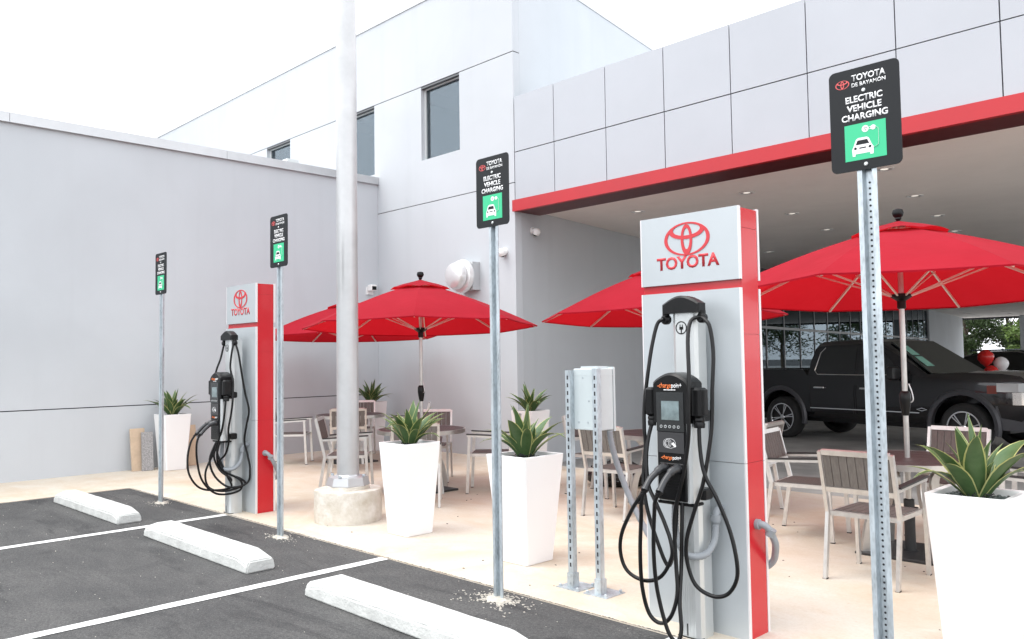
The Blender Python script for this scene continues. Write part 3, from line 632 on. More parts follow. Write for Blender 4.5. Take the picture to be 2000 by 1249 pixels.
for k in range(70):
    x, y = random.uniform(-9,-1.5), random.uniform(3.9,8); s = random.uniform(.003,.009)
    mb.lathe([(s,0),(s*.8,s*.4),(s*.3,s*.6)], 5, 0, Matrix.Translation((x,y,.0062)) @ Matrix.Diagonal((random.uniform(.6,2),1,1,1)))
tag(mb.build('walkway_debris', DIRT), 'tiny dark bits of debris on the walkway', 'debris', kind='stuff')

# ------------------------------------------------------------------ light pole on its footing
t = thing('light_pole', 'thick white steel light pole bolted to a round concrete footing', 'pole', (-6.69, 4.40, 0))
mb = MB(); n = 40
rings = []
for z, k in ((0,1.0),(.02,1.0),(.12,1.01),(.22,.995),(.285,1.0),(.30,.985),(.302,.9)):
    rings.append([((.315*k+noise.noise(Vector((j*.7,z*9,3)))*.007)*math.cos(6.2832*j/n), (.315*k+noise.noise(Vector((j*.7,z*9,3)))*.007)*math.sin(6.2832*j/n), z) for j in range(n)])
mb.loft(rings).build('concrete_footing', FOOTC, t, 40)
MB().lathe([(.205,.30),(.20,.335),(.185,.337)], 24).build('grout_pad', FOOTC, t, 30)
MB().lathe([(.205,.337),(.205,.345),(.185,.415),(.125,.425),(.108,.44)], 8, 0, Matrix.Rotation(R_(12),4,'Z')).build('base_cover', COPING, t)
for k in range(4): a = R_(30+90*k); MB().lathe([(.016,0),(.016,.022)], 6, 0, Matrix.Translation((.165*math.cos(a),.165*math.sin(a),.42))).build('anchor_nut', GALV, t)
MB().lathe([(.105,.43),(.105,.8),(.100,3),(.094,6),(.090,9)], 40).build('shaft', POLE, t, 40)

# ------------------------------------------------------------------ electrical box on struts
t = thing('electrical_stand', 'grey electrical enclosure on two slotted galvanised struts with base plates', 'electrical box', (-3.475, 4.085, .006))
for x, zt in ((-.115,1.42),(.115,1.43)):
    s = MB(); s.box(x-.0205,x+.0205,-.0205,-.0175,.005,zt).box(x-.0205,x-.0175,-.0174,.0205,.005,zt).box(x+.0175,x+.0205,-.0174,.0205,.005,zt)
    s = s.build('strut', GALV, t); mb = MB(); z = .14
    while z < zt-.03: mb.box(x-.006,x+.006,-.0212,-.0206,z,z+.026); z += .0508
    tag(mb.build('strut_slots', GAP, s), kind='stuff')
    b = MB().box(x-.095,x+.095,-.06,.13,.0,.006).box(x-.026,x+.026,-.028,-.021,.0065,.10).box(x+.0205,x+.027,-.02,.03,.0065,.10).box(x-.027,x-.0205,-.02,.03,.0065,.10).build('base_plate', GALV, t)
    for bx, by in ((-.075,-.04),(.075,-.04),(-.075,.11),(.075,.11)): MB().lathe([(.011,.006),(.011,.02),(.005,.024)], 6, 0, Matrix.Translation((x+bx,by,0))).build('anchor_bolt', GALV, b)
    for zz in (.035,.08): MB().lathe([(.007,0),(.006,.004)], 8, 0, Matrix.Translation((x,-.0285,zz)) @ Matrix.Rotation(R_(90),4,'X')).build('bolt', GALV, b)
BOXM = mat('enclosure_paint', (.56,.62,.63), .45, .1, .06, 4)
b = MB().cbox(-.10,.118,.022,.165,1.03,1.43,.004).build('enclosure', BOXM, t)
MB().box(-.103,.121,.167,.185,1.02,1.44).box(-.05,.09,.04,.14,1.4305,1.445).build('enclosure_door', BOXM, b)
MB().box(-.102,.120,.0205,.166,1.385,1.389).build('enclosure_lip', BOXM, b)
for x, z in ((-.02,1.37),(.02,1.08),(-.06,1.08),(.03,1.22)): MB().lathe([(.007,0),(.006,.003)], 10, 0, Matrix.Translation((x,.0218,z)) @ Matrix.Rotation(R_(90),4,'X')).build('screw', GALV, b)
MB().tube([(.03,.10,.0),(.03,.10,1.03)], .02, 14).lathe([(.027,.62),(.027,.72)], 14, 0, Matrix.Translation((.03,.10,0))).lathe([(.03,.98),(.03,1.03)], 14, 0, Matrix.Translation((.03,.10,0))).build('rigid_conduit', GREYPVC, t, 40)
pts = spline([(-3.36,4.21,1.03),(-3.355,4.22,.95),(-3.33,4.25,.80),(-3.24,4.27,.58),(-3.10,4.26,.38),(-2.98,4.22,.29),(-2.90,4.17,.27),(-2.888,4.10,.27)], 9)
tag(MB().tube(pts, [.021 if i % 2 else .0185 for i in range(len(pts))], 10).build('flexible_conduit', GREYPVC, None, 50), 'grey ribbed flexible conduit sagging from the electrical box to the pylon', 'conduit')

# ------------------------------------------------------------------ planters with agaves
def leaf_mesh(name, L, W, th0, bend, fold=.35, mats=None, n=8, tip=.12):
    mb = MB(); p = Vector((0,0,0)); th = th0; rows = []
    for i in range(n+1):
        t = i/n; w = W*(.50+.95*t-.2*t*t if t < .4 else (1-((t-.4)/.6)**1.7)*.848)
        w = max(w, .0008)
        d = Vector((math.cos(th),0,math.sin(th))); nrm = Vector((-math.sin(th),0,math.cos(th)))
        f = fold*(1-.5*t)
        row = []
        for k in (-1,-.86,0,.86,1): row.append(tuple(p+Vector((0,k*w,0))+nrm*(f*w*abs(k)**1.5)))
        rows.append(row); p = p+d*(L/n); th += R_(bend[0]+(bend[1]-bend[0])*t)/n*1.0
    vs_ = [q for r in rows for q in r]; thin = len(vs_)
    low = []
    for r_i, r in enumerate(rows):
        for k, q in enumerate(r): low.append((q[0], q[1], q[2]-(.006 if k == 2 else .002)*(1-r_i/n)))
    fs, mi = [], []
    for i in range(n):
        for k in range(4):
            a = i*5+k; fs.append((a,a+1,a+6,a+5)); mi.append(1 if k in (0,3) else 0)
            b_ = thin+a; fs.append((b_+5,b_+6,b_+1,b_)); mi.append(1 if k in (0,3) else 0)
        for e in (0,4): a = i*5+e; fs.append((a,a+5,thin+a+5,thin+a)); mi.append(1)
    mb.v = vs_+low; mb.f = fs; mb.m = mi
    return mb.mesh(name, mats or [AG_G, AG_Y], 60)
def leaf_set(mats): return {
  'up': leaf_mesh('agave_leaf', .35, .036, R_(86), (-2,-20), .6, mats), 'up2': leaf_mesh('agave_leaf', .35, .047, R_(72), (0,-60), .55, mats),
  'mid': leaf_mesh('agave_leaf', .37, .053, R_(58), (4,-110), .42, mats), 'out': leaf_mesh('agave_leaf', .40, .051, R_(52), (-15,-115), .35, mats),
  'broad': leaf_mesh('agave_leaf', .23, .060, R_(80), (-8,-85), .45, mats), 'low': leaf_mesh('agave_leaf', .36, .042, R_(62), (-60,-165), .33, mats)}
LS = leaf_set([AG_G, AG_Y])
def agave(x, y, z, sc, seed, label, ls):
    rnd = random.Random(seed); t = thing('agave_plant', label, 'plant', (x,y,z), rnd.uniform(0,6), 'agaves in the white planters')
    t.scale = (sc,sc,sc)
    lean = (rnd.uniform(-.10,.10), rnd.uniform(-.10,.10)); t.rotation_euler = (lean[0], lean[1], t.rotation_euler[2])
    plan = [('up',2,.010,.03),('up2',5,.016,.02),('mid',6,.022,.0),('broad',5,.032,.0),('out',7,.030,-.01),('low',3,.034,-.012)]
    a = 0
    for kind, n, rad, dz in plan:
        n += rnd.choice((-1,0,0,1))
        for k in range(n):
            ang = a+6.283*k/n+rnd.uniform(-.32,.32)
            o = link('leaf', ls[kind], t, (rad*math.cos(ang), rad*math.sin(ang), max(.0,dz)), (rnd.uniform(-.12,.12), rnd.uniform(-.10,.10), ang))
            s = rnd.uniform(.74,1.12); o.scale = (s, rnd.uniform(.9,1.1)*s, s)
        a += .7
    mb = MB()
    for k in range(26):
        ang = rnd.uniform(0,6.283); r0 = .035; mb.tube([(r0*math.cos(ang),r0*math.sin(ang),.0),(1.5*r0*math.cos(ang),1.5*r0*math.sin(ang),.03+.02*rnd.random()),(2.0*r0*math.cos(ang+.2),2.0*r0*math.sin(ang+.2),.028)], [.007,.005,.001], 5)
    tag(mb.build('dry_base', SOIL, t), kind='stuff'); return t
def planter(x, y, h, wb, wt, rz, label, seed, plabel, gravel=True, sc=1., ls=None):
    t = thing('planter', label, 'planter', (x,y,.006), rz, 'tall tapered white planters'); b, w = wb/2, wt/2; rim = .032
    def sq(k, z, c=.012): return [(-k+c,-k,z),(k-c,-k,z),(k,-k+c,z),(k,k-c,z),(k-c,k,z),(-k+c,k,z),(-k,k-c,z),(-k,-k+c,z)]
    mb = MB().loft([sq(b-.006,0),sq(b,.006),sq(w,h-.004),sq(w-.004,h),sq(w-rim,h-.002),sq(w-rim-.008,h-.05)], cap=False)
    mb.add(sq(b-.006,0.001), [tuple(range(7,-1,-1))]); mb.build('pot', POT, t, 25)
    MB().box(-w+rim+.006, w-rim-.006, -w+rim+.006, w-rim-.006, h-.09, h-.045).build('soil', SOIL, t)
    rnd = random.Random(seed+50)
    if gravel:
        mb = MB(); q = w-rim-.016
        for k in range(330):
            s = rnd.uniform(.006,.013); M = Matrix.Translation((rnd.uniform(-q,q), rnd.uniform(-q,q), h-.045+rnd.uniform(.0,.018))) @ Matrix.Rotation(rnd.uniform(0,3),4,'Z') @ Matrix.Rotation(rnd.uniform(0,1),4,'X') @ Matrix.Diagonal((1.3,1,.7,1))
            mb.lathe([(s*.4,-s*.8),(s,-.3*s),(s*.95,.3*s),(s*.4,s*.75)], 6, 0, M)
        tag(mb.build('gravel', GRAVEL, t), kind='stuff')
    agave(x, y, h-.045+.006, sc, seed, plabel, ls or LS)
planter(-1.325, 4.625, .79, .285, .385, 0, 'tall white planter beside the round table by the covered drive', 11, 'bold yellow-edged agave in the planter beside the drive-side table', sc=1.13)
planter(-4.335, 4.41, .79, .29, .42, 0, 'tall white planter standing next to the strut-mounted electrical box', 12, 'yellow-edged agave in the planter next to the strut-mounted box', sc=1.14)
planter(-5.77, 4.43, .79, .285, .39, 0, 'tall white planter standing next to the light pole footing', 13, 'yellow-edged agave in the planter next to the light pole', sc=1.12)
planter(-11.84, 4.83, .79, .29, .39, 0, 'white planter against the wing wall with boards leaning behind', 14, 'dark green agave in the planter against the wing wall', False, 1.12)
planter(-11.55, 8.05, .83, .30, .41, 0, 'white planter in the inside corner of the two walls', 15, 'dark agave in the planter in the inside wall corner', False, 1.1)
planter(-7.86, 8.12, .80, .29, .39, R_(0), 'white planter before the shaded side wall at the canopy edge', 16, 'dark agave in the planter before the shaded side wall', False, 1.1)

# ------------------------------------------------------------------ boards leaning on the wing wall
def board(x, y, w, h, th, lean, rz, m, label, core=None):
    o = MB().box(-w/2,w/2,-th/2,th/2,0,h); 
    o = o.build('leaning_board', m, None, None, (x,y,.006), (-lean,0,rz)); tag(o, label, 'board'); return o
board(-12.03, 4.44, .20, .60, .03, R_(9), R_(92), CARDB, 'beige cardboard sheet leaning on the wing wall behind a slab')
board(-11.96, 4.53, .15, .545, .05, R_(9), R_(80), STONE, 'speckled grey slab leaning beside the wing wall planter')
board(-12.03, 5.18, .20, .60, .035, R_(9), R_(90), CARDB, 'brown board leaning on the wing wall past the planter')

# ------------------------------------------------------------------ tables, chairs, umbrellas
def make_table(loc, label):
    t = thing('patio_table', label, 'table', loc, 0, 'round slatted patio tables'); r, h = .51, .715
    mb = MB(); n = 48
    mb.ring2((0,0,r,r),(0,0,r-.018,r-.018),h-.045,h,48); mb.build('rim', STEEL, t, 30)
    N = 12; rr = r-.019; pw = 2*rr/N
    for i in range(N):
        y0, y1 = -rr+pw*i+.0025, -rr+pw*(i+1)-.0025
        ys = [y0, (y0+y1)/2, y1]; R = [(math.sqrt(max(0,rr*rr-y*y)), y) for y in ys]
        hole = abs((y0+y1)/2) < .03
        poly = [(-R[0][0],y0),(R[0][0],y0),(R[1][0],ys[1]),(R[2][0],y1),(-R[2][0],y1),(-R[1][0],ys[1])]
        MB().prism(poly, h-.022, h-.001+random.uniform(-.001,.001)).build('plank', PLANK, t)
    MB().box(-.44,.44,-.02,.02,h-.044,h-.023).box(-.02,.02,-.44,-.021,h-.044,h-.023).box(-.02,.02,.021,.44,h-.044,h-.023).build('cross_frame', STEEL, t)
    for k in range(4):
        a = R_(45+90*k); pts = spline([(.30,0,h-.046),(.20,0,h-.16),(.215,0,h-.30),(.30,0,.25),(.345,0,.0)], 6); mb = MB(); 
        rings = [[(p.x-.03,-.02+0,p.z),(p.x+.03,-.02,p.z),(p.x+.03,.02,p.z),(p.x-.03,.02,p.z)] for p in pts]
        mb.loft(rings); mb.build('leg', STEEL, t, 25, None, (0,0,a))
    return t
def make_chair(loc, rz, label):
    t = thing('patio_chair', label, 'chair', loc, rz, 'slatted aluminium patio chairs')    # faces local +y
    w, s = .235, .024
    for k in (-1,1):
        x = k*w
        mb = MB(); mb.bar((x,-.285,0),(x,-.215,.44),s,.032); mb.build('leg', ALU, t)
        mb = MB(); mb.bar((x,.265,0),(x,.235,.635),s,.032); mb.build('leg', ALU, t)
        MB().bar((x,-.2155,.44),(x,-.315,.855),s,.032).build('back_post', ALU, t)
        MB().bar((x,-.262,.622),(x,.262,.648),.030,.022).build('arm_rail', ALU, t); MB().bar((x,-.235,.640),(x,.268,.665),.046,.012).build('arm_pad', BLACKM, t)
        for y in (-.27,.265): MB().box(x-.014,x+.014,y-.030 if y < 0 else y-.016,y+.002 if y < 0 else y+.018,.0,.008).build('foot_cap', BLACKP, t)
    MB().box(-w+s/2+.001,w-s/2-.001,-.215,-.185,.415,.445).box(-w+s/2+.001,w-s/2-.001,.215,.243,.415,.445).box(-w+s/2+.001,-w+s/2+.02,-.184,.214,.415,.445).box(w-s/2-.02,w-s/2-.001,-.184,.214,.415,.445).build('seat_frame', ALU, t)
    n = 8; sw = (2*w-2*.034)/n
    for i in range(n): x0 = -w+.034+sw*i; MB().box(x0+.0025,x0+sw-.0025,-.184,.214,.432,.450).build('seat_slat', SLAT, t)
    d = Vector((0,-.1,.415)).normalized(); B = lambda f: Vector((0,-.2155,.44))+Vector((0,-.0995,.415))*f
    for f, hh in ((.985,.035),(.38,.035)):
        a = B(f); MB().bar((-w+.013,a.y,a.z),(w-.013,a.y,a.z),hh,.026,0,tuple(d)).build('back_rail', ALU, t)
    n = 8; sw = (2*w-.03)/n; a, b = B(.425), B(.94)
    for i in range(n): x = -w+.015+sw*(i+.5); MB().bar((x,a.y,a.z),(x,b.y,b.z),sw-.005,.014).build('back_slat', SLAT, t)
    return t
def make_umbrella(loc, label, ztop, rot, tilt_dir, tilt, R=1.37):
    t = thing('patio_umbrella', label, 'umbrella', loc, 0, 'red market umbrellas'); zr = ztop-.60
    base = MB().cbox(-.30,.30,-.30,.30,.0,.022,.006).build('base_plate', BLACKM, t); MB().lathe([(.038,.0225),(.038,.40),(.03,.405)], 16).lathe([(.05,.0225),(.05,.03)],16).build('base_tube', BLACKM, base, 40)
    MB().lathe([(.02,-.012),(.02,.012)], 10, 0, Matrix.Translation((.05,0,.33)) @ Matrix.Rotation(R_(90),4,'Y')).build('tightening_knob', BLACKP, base)
    MB().lathe([(.020,.03),(.020,ztop-.06)], 16).build('pole', STEEL, t, 40)
    MB().lathe([(.024,1.03),(.03,1.06),(.042,1.14),(.042,1.19),(.028,1.215)], 16).build('crank_housing', BLACKP, t, 35)
    MB().tube(spline([(.04,0,1.13),(.058,0,1.15),(.05,0,1.21),(.03,0,1.27)]), .005, 8).build('crank_handle', COLM, t, 40)
    head = link('canopy_frame', MB().lathe([(.022,ztop-.10-zr),(.05,ztop-.09-zr),(.05,ztop-.06-zr),(.022,ztop-.05-zr)], 16).mesh('canopy_frame', BLACKP, 40), t, (0,0,zr))
    ax = Matrix.Rotation(tilt, 3, Vector((-math.sin(tilt_dir), math.cos(tilt_dir), 0)))
    head.rotation_euler = ax.to_euler()
    za = ztop-.075-zr; P = lambda a, f, dz=0: Vector((R*f*math.cos(a), R*f*math.sin(a), za*(1-f)+.035*math.sin(math.pi*f)+dz))
    vf = .20; A = [rot+k*math.pi/4 for k in range(8)]
    for k in range(8):
        a0, a1 = A[k], A[k]+math.pi/4; mb = MB(); nf, nw = 8, 4; rows = []
        for i in range(nf+1):
            f = vf*.75+(1-vf*.75)*i/nf; p, q = P(a0,f), P(a1,f)
            rows.append([tuple(p.lerp(q, j/nw)+Vector((0,0,-.022*f*math.sin(math.pi*j/nw)*(1-f*.75)))-(p+q)*(.006*math.sin(math.pi*j/nw) if i == nf else 0)) for j in range(nw+1)])
        for j in range(nw+1): pass
        rows.append([(x*.999,y*.999,z-.012) for x, y, z in rows[-1]])
        mb.loft(rows, cap=False, closed=False); mb.build('canopy_panel', FABRIC, head, 40)
    mb = MB()
    for k in range(8):
        a0, a1 = A[k], A[k]+math.pi/4; rows = []
        for i in range(4):
            f = .012+(vf+.045)*i/3; p, q = P(a0,f,.032), P(a1,f,.032)
            rows.append([tuple(p.lerp(q, j/4)+Vector((0,0,.020*math.sin(math.pi*j/4)*(i/3)**2-.012*(i == 3)))) for j in range(5)])
        mb.loft(rows, cap=False, closed=False)
    mb.build('vent_cap', FABRIC, head, 40)
    hz = -.035
    RIBM = mat('rib_metal', (.74,.66,.60), .35, .5)
    for a in A:
        MB().bar(P(a,.03,-.014), P(a,.985,-.016), .014, .018, 0, (-math.sin(a), math.cos(a), 0)).build('rib', RIBM, head)
        q = P(a,.56,-.02); MB().bar((.05*math.cos(a),.05*math.sin(a),hz), q, .011, .012, 0, (-math.sin(a), math.cos(a), 0)).build('strut', RIBM, head)
    MB().lathe([(.024,hz-.09),(.032,hz-.085),(.032,hz-.03),(.075,hz+.0),(.075,hz+.02),(.024,hz+.03)], 16).build('runner_hub', BLACKP, head, 35)
    MB().lathe([(.014,za+.03),(.018,za+.04),(.024,za+.045),(.022,za+.055),(.036,za+.07),(.042,za+.092),(.034,za+.118),(.01,za+.126)], 20).build('finial', BLACKP, head, 45)
    return t
TD, TA, TB, TC = (-2.33,6.50), (-7.52,5.95), (-10.50,6.95), (-5.0,7.15)
tab = make_table((*TD,.006), 'round brown slatted table by the covered drive under a red umbrella')
tabs = [(TA, 45, 'round slatted table behind the light pole planter under a red umbrella'), (TB, 40, 'round slatted table beside the wing wall, half behind the light pole'), (TC, 8, 'round slatted table behind the tall pylon and strut-mounted box')]
for (x, y), rz, lb in tabs: place_copy(tab, (x,y,.006), R_(rz), lb)
ch = make_chair((TD[0]+.08, TD[1]-.83, .006), 0, 'patio chair with its back to the parking bays at the drive-side table')
def chair_at(c, dx, dy, face, label): place_copy(ch, (c[0]+dx, c[1]+dy, .006), R_(face), label)
chair_at(TD, -.86, .12, -82, 'patio chair between the tall pylon and the drive-side table')
chair_at(TD, .0, .86, 178, 'patio chair on the covered drive side of the drive-side table')
chair_at(TD, .9, .05, 95, 'patio chair behind the large agave at the drive-side table')
for T, nm, rr in ((TA, 'the table behind the light pole planter', 46), (TB, 'the table beside the wing wall', 52), (TC, 'the table behind the tall pylon', 6)):
    for k, (side_, off) in enumerate((('backing onto the parking bays at ', 0), ('on the light pole side of ', 90) if False else ('on the wing wall side of ', -90), ('against the building side of ', 180), ('on the covered drive side of ', 90))):
        a = R_(rr+off+random.uniform(-5,5)); d = .84+random.uniform(-.02,.05)
        # facing +y rotated by a; chair sits opposite to where it faces
        fx, fy = -math.sin(a), math.cos(a); chair_at(T, -fx*d, -fy*d, math.degrees(a), 'patio chair '+side_+nm)
make_umbrella((*TD,.006), 'red umbrella with pale ribs over the drive-side table', 2.565, R_(110+22.5+3), R_(112), R_(2.4), 1.42)
make_umbrella((*TA,.006), 'red umbrella over the table behind the light pole planter', 2.495, R_(139), R_(140), R_(2.4))
make_umbrella((*TB,.006), 'red umbrella beside the wing wall, half behind the light pole', 2.475, R_(128), R_(145), R_(1.5))
make_umbrella((*TC,.006), 'red umbrella half hidden by the tall pylon with the electrical box', 2.515, R_(120), R_(125), R_(2), 1.28)
# black rubbish bag behind the strut-mounted box
mb = MB(); n = 22
rings = []
for i in range(13):
    f = i/12; z = .0+.30*f; rr = .25*math.sin(math.pi*min(1, .18+f*.82))**.6
    rings.append([((rr*(1+.28*noise.noise(Vector((j*.9,i*.7,1.7)))))*math.cos(6.283*j/n)*1.5, (rr*(1+.28*noise.noise(Vector((j*.9,i*.7,5.1)))))*math.sin(6.283*j/n), z+(.04*noise.noise(Vector((j*.6,i*.8,9))) if i else 0)) for j in range(n)])
o = mb.loft(rings).build('rubbish_bag', BAGB, None, 60, (-6.05, 7.72, .006), (0,0,R_(30))); tag(o, 'crumpled black plastic bag on the walkway behind the strut-mounted box', 'bag')

# ------------------------------------------------------------------ pickup truck
def boolean_cut(me, cutters, name, mats):
    a = bpy.data.objects.new('tmp_a', me); COL.objects.link(a); tmp = []
    for cm in cutters:
        c = bpy.data.objects.new('tmp_c', cm); COL.objects.link(c); tmp.append(c)
        md = a.modifiers.new('b', 'BOOLEAN'); md.operation = 'DIFFERENCE'; md.object = c; md.solver = 'EXACT'
    dg = bpy.context.evaluated_depsgraph_get(); dg.update()
    out = bpy.data.meshes.new_from_object(a.evaluated_get(dg))
    for c in tmp: bpy.data.objects.remove(c)
    bpy.data.objects.remove(a)
    bm = bmesh.new(); bm.from_mesh(out)
    for f in bm.faces: f.smooth = True
    for e in bm.edges:
        if len(e.link_faces) == 2 and e.calc_face_angle(0) > R_(32): e.smooth = False
    bm.to_mesh(out); bm.free(); out.name = name; return out
def body_loft(stations, hw):
    # stations: (x, z_bottom, z_belt, z_top, width factor, top width factor)
    rings = []
    for x, zb, zs, zt, k, kt in stations:
        h = [(hw*.90*k, zb), (hw*.985*k, zb+.10), (hw*1.0*k, zb+.42*(zs-zb)), (hw*1.005*k, zb+.72*(zs-zb)), (hw*.985*k, zs), (hw*(.985*k*.4+kt*.6), zs+(zt-zs)*.72), (hw*kt, zt), (hw*kt*.5, zt+.018)]
        rings.append([(x,-y,z) for y, z in h]+[(x,y,z) for y, z in reversed(h)])
    return MB().loft(rings)
def wheel(parent, x, y, r, side_, rim_r):
    w = thing_part('wheel', parent, (x,y,r))
    s = side_; W = .27
    prof = [(rim_r,-W/2+.02),(r-.05,-W/2),(r-.012,-W/2+.03),(r,-W/2+.07),(r,W/2-.07),(r-.012,W/2-.03),(r-.05,W/2),(rim_r,W/2-.02)]
    MB().lathe(prof, 40, 0, Matrix.Rotation(R_(90),4,'X'), False).build('tyre', TYRE, w, 35)
    rm = MB(); yo = s*(W/2-.035); M = Matrix.Translation((0,yo,0)) @ Matrix.Rotation(R_(90),4,'X')
    rm.ring2((0,0,rim_r,rim_r),(0,0,rim_r-.022,rim_r-.022),-.02,.02,40,0,M)
    rm.lathe([(.05,-.02),(.055,.015),(.04,.022)], 16, 0, M)
    for k in range(6):
        a = 6.2832*k/6+.2
        for da in (-.10,.10):
            p = Vector((.045*math.cos(a), yo, .045*math.sin(a))); q = Vector(((rim_r-.012)*math.cos(a+da), yo, (rim_r-.012)*math.sin(a+da))); rm.bar(p, q, .022, .02, 0, (0,1,0))
    rm.build('rim', CHROME, w, 30); MB().lathe([(rim_r-.003,-.01),(rim_r-.003,.01)], 30, 0, Matrix.Translation((0,yo-s*.06,0)) @ Matrix.Rotation(R_(90),4,'X')).build('brake_disc', TRUCKB, w)
    return w
def thing_part(name, parent, loc):
    o = link(name, None, parent, loc); o.empty_display_size = .05; return o
th = R_(-12.6)
tr = thing('pickup_truck', 'charcoal crew-cab pickup truck parked under the canopy', 'truck', (-7.77, 16.53, -.15), th)
hw = 1.0
st = [(-1.26,.62,1.10,1.34,.955,.955),(-1.22,.56,1.12,1.37,.985,.975),(-.6,.50,1.12,1.38,1.0,.98),(.55,.46,1.14,1.38,1.0,.98),(.62,.46,1.12,1.27,1.0,.965),(1.8,.45,1.10,1.27,.985,.955),(2.75,.45,1.10,1.28,.985,.95),(3.0,.46,1.12,1.30,1.0,.93),(3.7,.5,1.16,1.335,1.0,.93),(4.3,.52,1.15,1.315,.99,.92),(4.55,.52,1.12,1.28,.95,.89),(4.65,.56,1.06,1.20,.88,.84)]
def arch(x, r): return MB().lathe([(r,-.45),(r,.45)], 40, 0, Matrix.Translation((x,-1.0,.44)) @ Matrix.Rotation(R_(90),4,'X')).mesh('c', TRUCKB)
def arch2(x, r): return MB().lathe([(r,-.45),(r,.45)], 40, 0, Matrix.Translation((x,1.0,.44)) @ Matrix.Rotation(R_(90),4,'X')).mesh('c', TRUCKB)
cut = [arch(0,.53), arch(3.68,.53), arch2(0,.53), arch2(3.68,.53), MB().box(-1.16,.5,-.80,.80,.80,1.6).mesh('c', TRUCKB)]
body = link('body', boolean_cut(body_loft(st, hw).mesh('body', TRUCK), cut, 'body', TRUCK), tr)
MB().box(-.9,4.2,-.55,.55,.34,.6).build('chassis', TRUCKB, tr)
for x in (0, 3.68):
    for s in (-1,1):
        wheel(tr, x, s*.86, .415, s, .285)
        fl = MB(); n = 22; rg = []
        for i in range(n+1):
            a = R_(-12+204*i/n); c, sn = math.cos(a), math.sin(a)
            rg.append([(x+.525*c, s*.93, .44+.525*sn),(x+.525*c, s*1.022, .44+.525*sn),(x+.585*c, s*1.03, .44+.585*sn),(x+.62*c, s*1.0, .44+.62*sn),(x+.60*c, s*.95, .44+.60*sn)])
        fl.loft(rg).build('fender_flare', FLARE, body, 30)
# cab
cab = MB(); rings = []
for x, z0, zt, wt in ((.63,1.25,1.26,.94),(.66,1.25,1.58,.86),(.74,1.25,1.86,.79),(.86,1.25,1.925,.785),(1.5,1.25,1.945,.785),(2.05,1.25,1.925,.785),(2.20,1.25,1.885,.785),(2.75,1.26,1.53,.87),(3.08,1.27,1.30,.93)):
    k = (zt-z0)/.66
    rings.append([(x,-.945,z0),(x,-(.945-(.945-wt)*.82),z0+(zt-z0)*.86),(x,-wt+.06,zt-.015),(x,-wt*.4,zt+.012),(x,wt*.4,zt+.012),(x,wt-.06,zt-.015),(x,.945-(.945-wt)*.82,z0+(zt-z0)*.86),(x,.945,z0)])
cab.loft(rings); cab = cab.build('cab', TRUCK, tr, 28)
def side_glass(name, poly, s, m):
    mb = MB(); ring = []
    for off in (0,.006):
        ring.append([(x, s*(.9465-(z-1.25)/.66*.150+off), z) for x, z in poly])
    return mb.loft(ring).build(name, m, cab)
for s in (-1,1):
    g = side_glass('side_window', [(.86,1.30),(1.66,1.29),(1.66,1.79),(.99,1.79),(.90,1.70),(.80,1.36)], s, CARGLASS)
    tr_ = MB(); pts = [(.985,1.80),(.88,1.70),(.785,1.36),(.855,1.285),(1.68,1.278),(2.66,1.285)]
    tr_.tube([(x, s*(.957-(z-1.25)/.66*.150), z) for x, z in pts], .009, 6); tr_.build('window_trim', CHROME, g, 40)
    side_glass('side_window', [(1.74,1.29),(2.62,1.295),(2.16,1.76),(1.74,1.79)], s, CARGLASS)
    for x, z in ((1.45,1.10),(2.42,1.10)):
        pass
    for x0, x1 in ((.70,1.66),(1.70,2.72)):
        d = MB()
        for xx in (x0, x1): d.bar((xx,s*1.0045,.56),(xx,s*1.0055,.82),.006,.004,0,(1,0,0)); d.bar((xx,s*1.0055,.82),(xx,s*.990,1.09),.006,.006,0,(1,0,0))
        d.build('door_seam', TRUCKB, body)
        h = MB().cbox(x0+.10,x0+.34,s*1.005-.018,s*1.005+.018,1.015,1.05,.008).build('door_handle', CHROME, body)
    MB().bar((.72,s*1.006,.64),(2.95,s*1.006,.64),.03,.018,0,(0,1,0)).build('side_moulding', CHROME, body); 
    MB().ring2((0,0,.10,.03),(0,0,.08,.018),0,.012,4,0,Matrix.Translation((3.0,s*1.012,.70)) @ Matrix.Rotation(R_(90),4,'X')).build('side_badge', CHROME, body)
    mm = MB().cbox(2.48,2.64,s*1.12-.11,s*1.12+.11,1.20,1.44,.03).build('mirror', TRUCKB, cab, 30); MB().bar((2.58,s*.93,1.27),(2.56,s*1.02,1.28),.06,.04,0,(1,0,0)).build('mirror_arm', TRUCKB, mm)
    MB().prism([(4.25,s*.88),(4.25,s*1.014),(4.56,s*.975),(4.70,s*.86),(4.70,s*.60),(4.60,s*.60)], 1.03, 1.17).build('headlight', LAMPGL, tr)
    MB().prism([(4.48,s*.90),(4.48,s*.998),(4.60,s*.965),(4.73,s*.86),(4.73,s*.70),(4.62,s*.70)], .83, 1.026).build('headlight_chrome', CHROME, tr)
    MB().prism([(4.10,s*.93),(4.10,s*1.016),(4.247,s*1.014),(4.247,s*.93)], 1.0, 1.13).build('side_marker', AMBER, tr)
MB().loft([[(2.235,-.66,1.88),(2.235,.66,1.88),(3.10,.86,1.305),(3.10,-.86,1.305)],[(2.255,-.66,1.895),(2.255,.66,1.895),(3.118,.86,1.32),(3.118,-.86,1.32)]]).build('windscreen', CLEARGL, cab)
MB().cbox(4.60,4.70,-.74,.74,.64,1.10,.02).build('grille', TRUCKB, tr); 
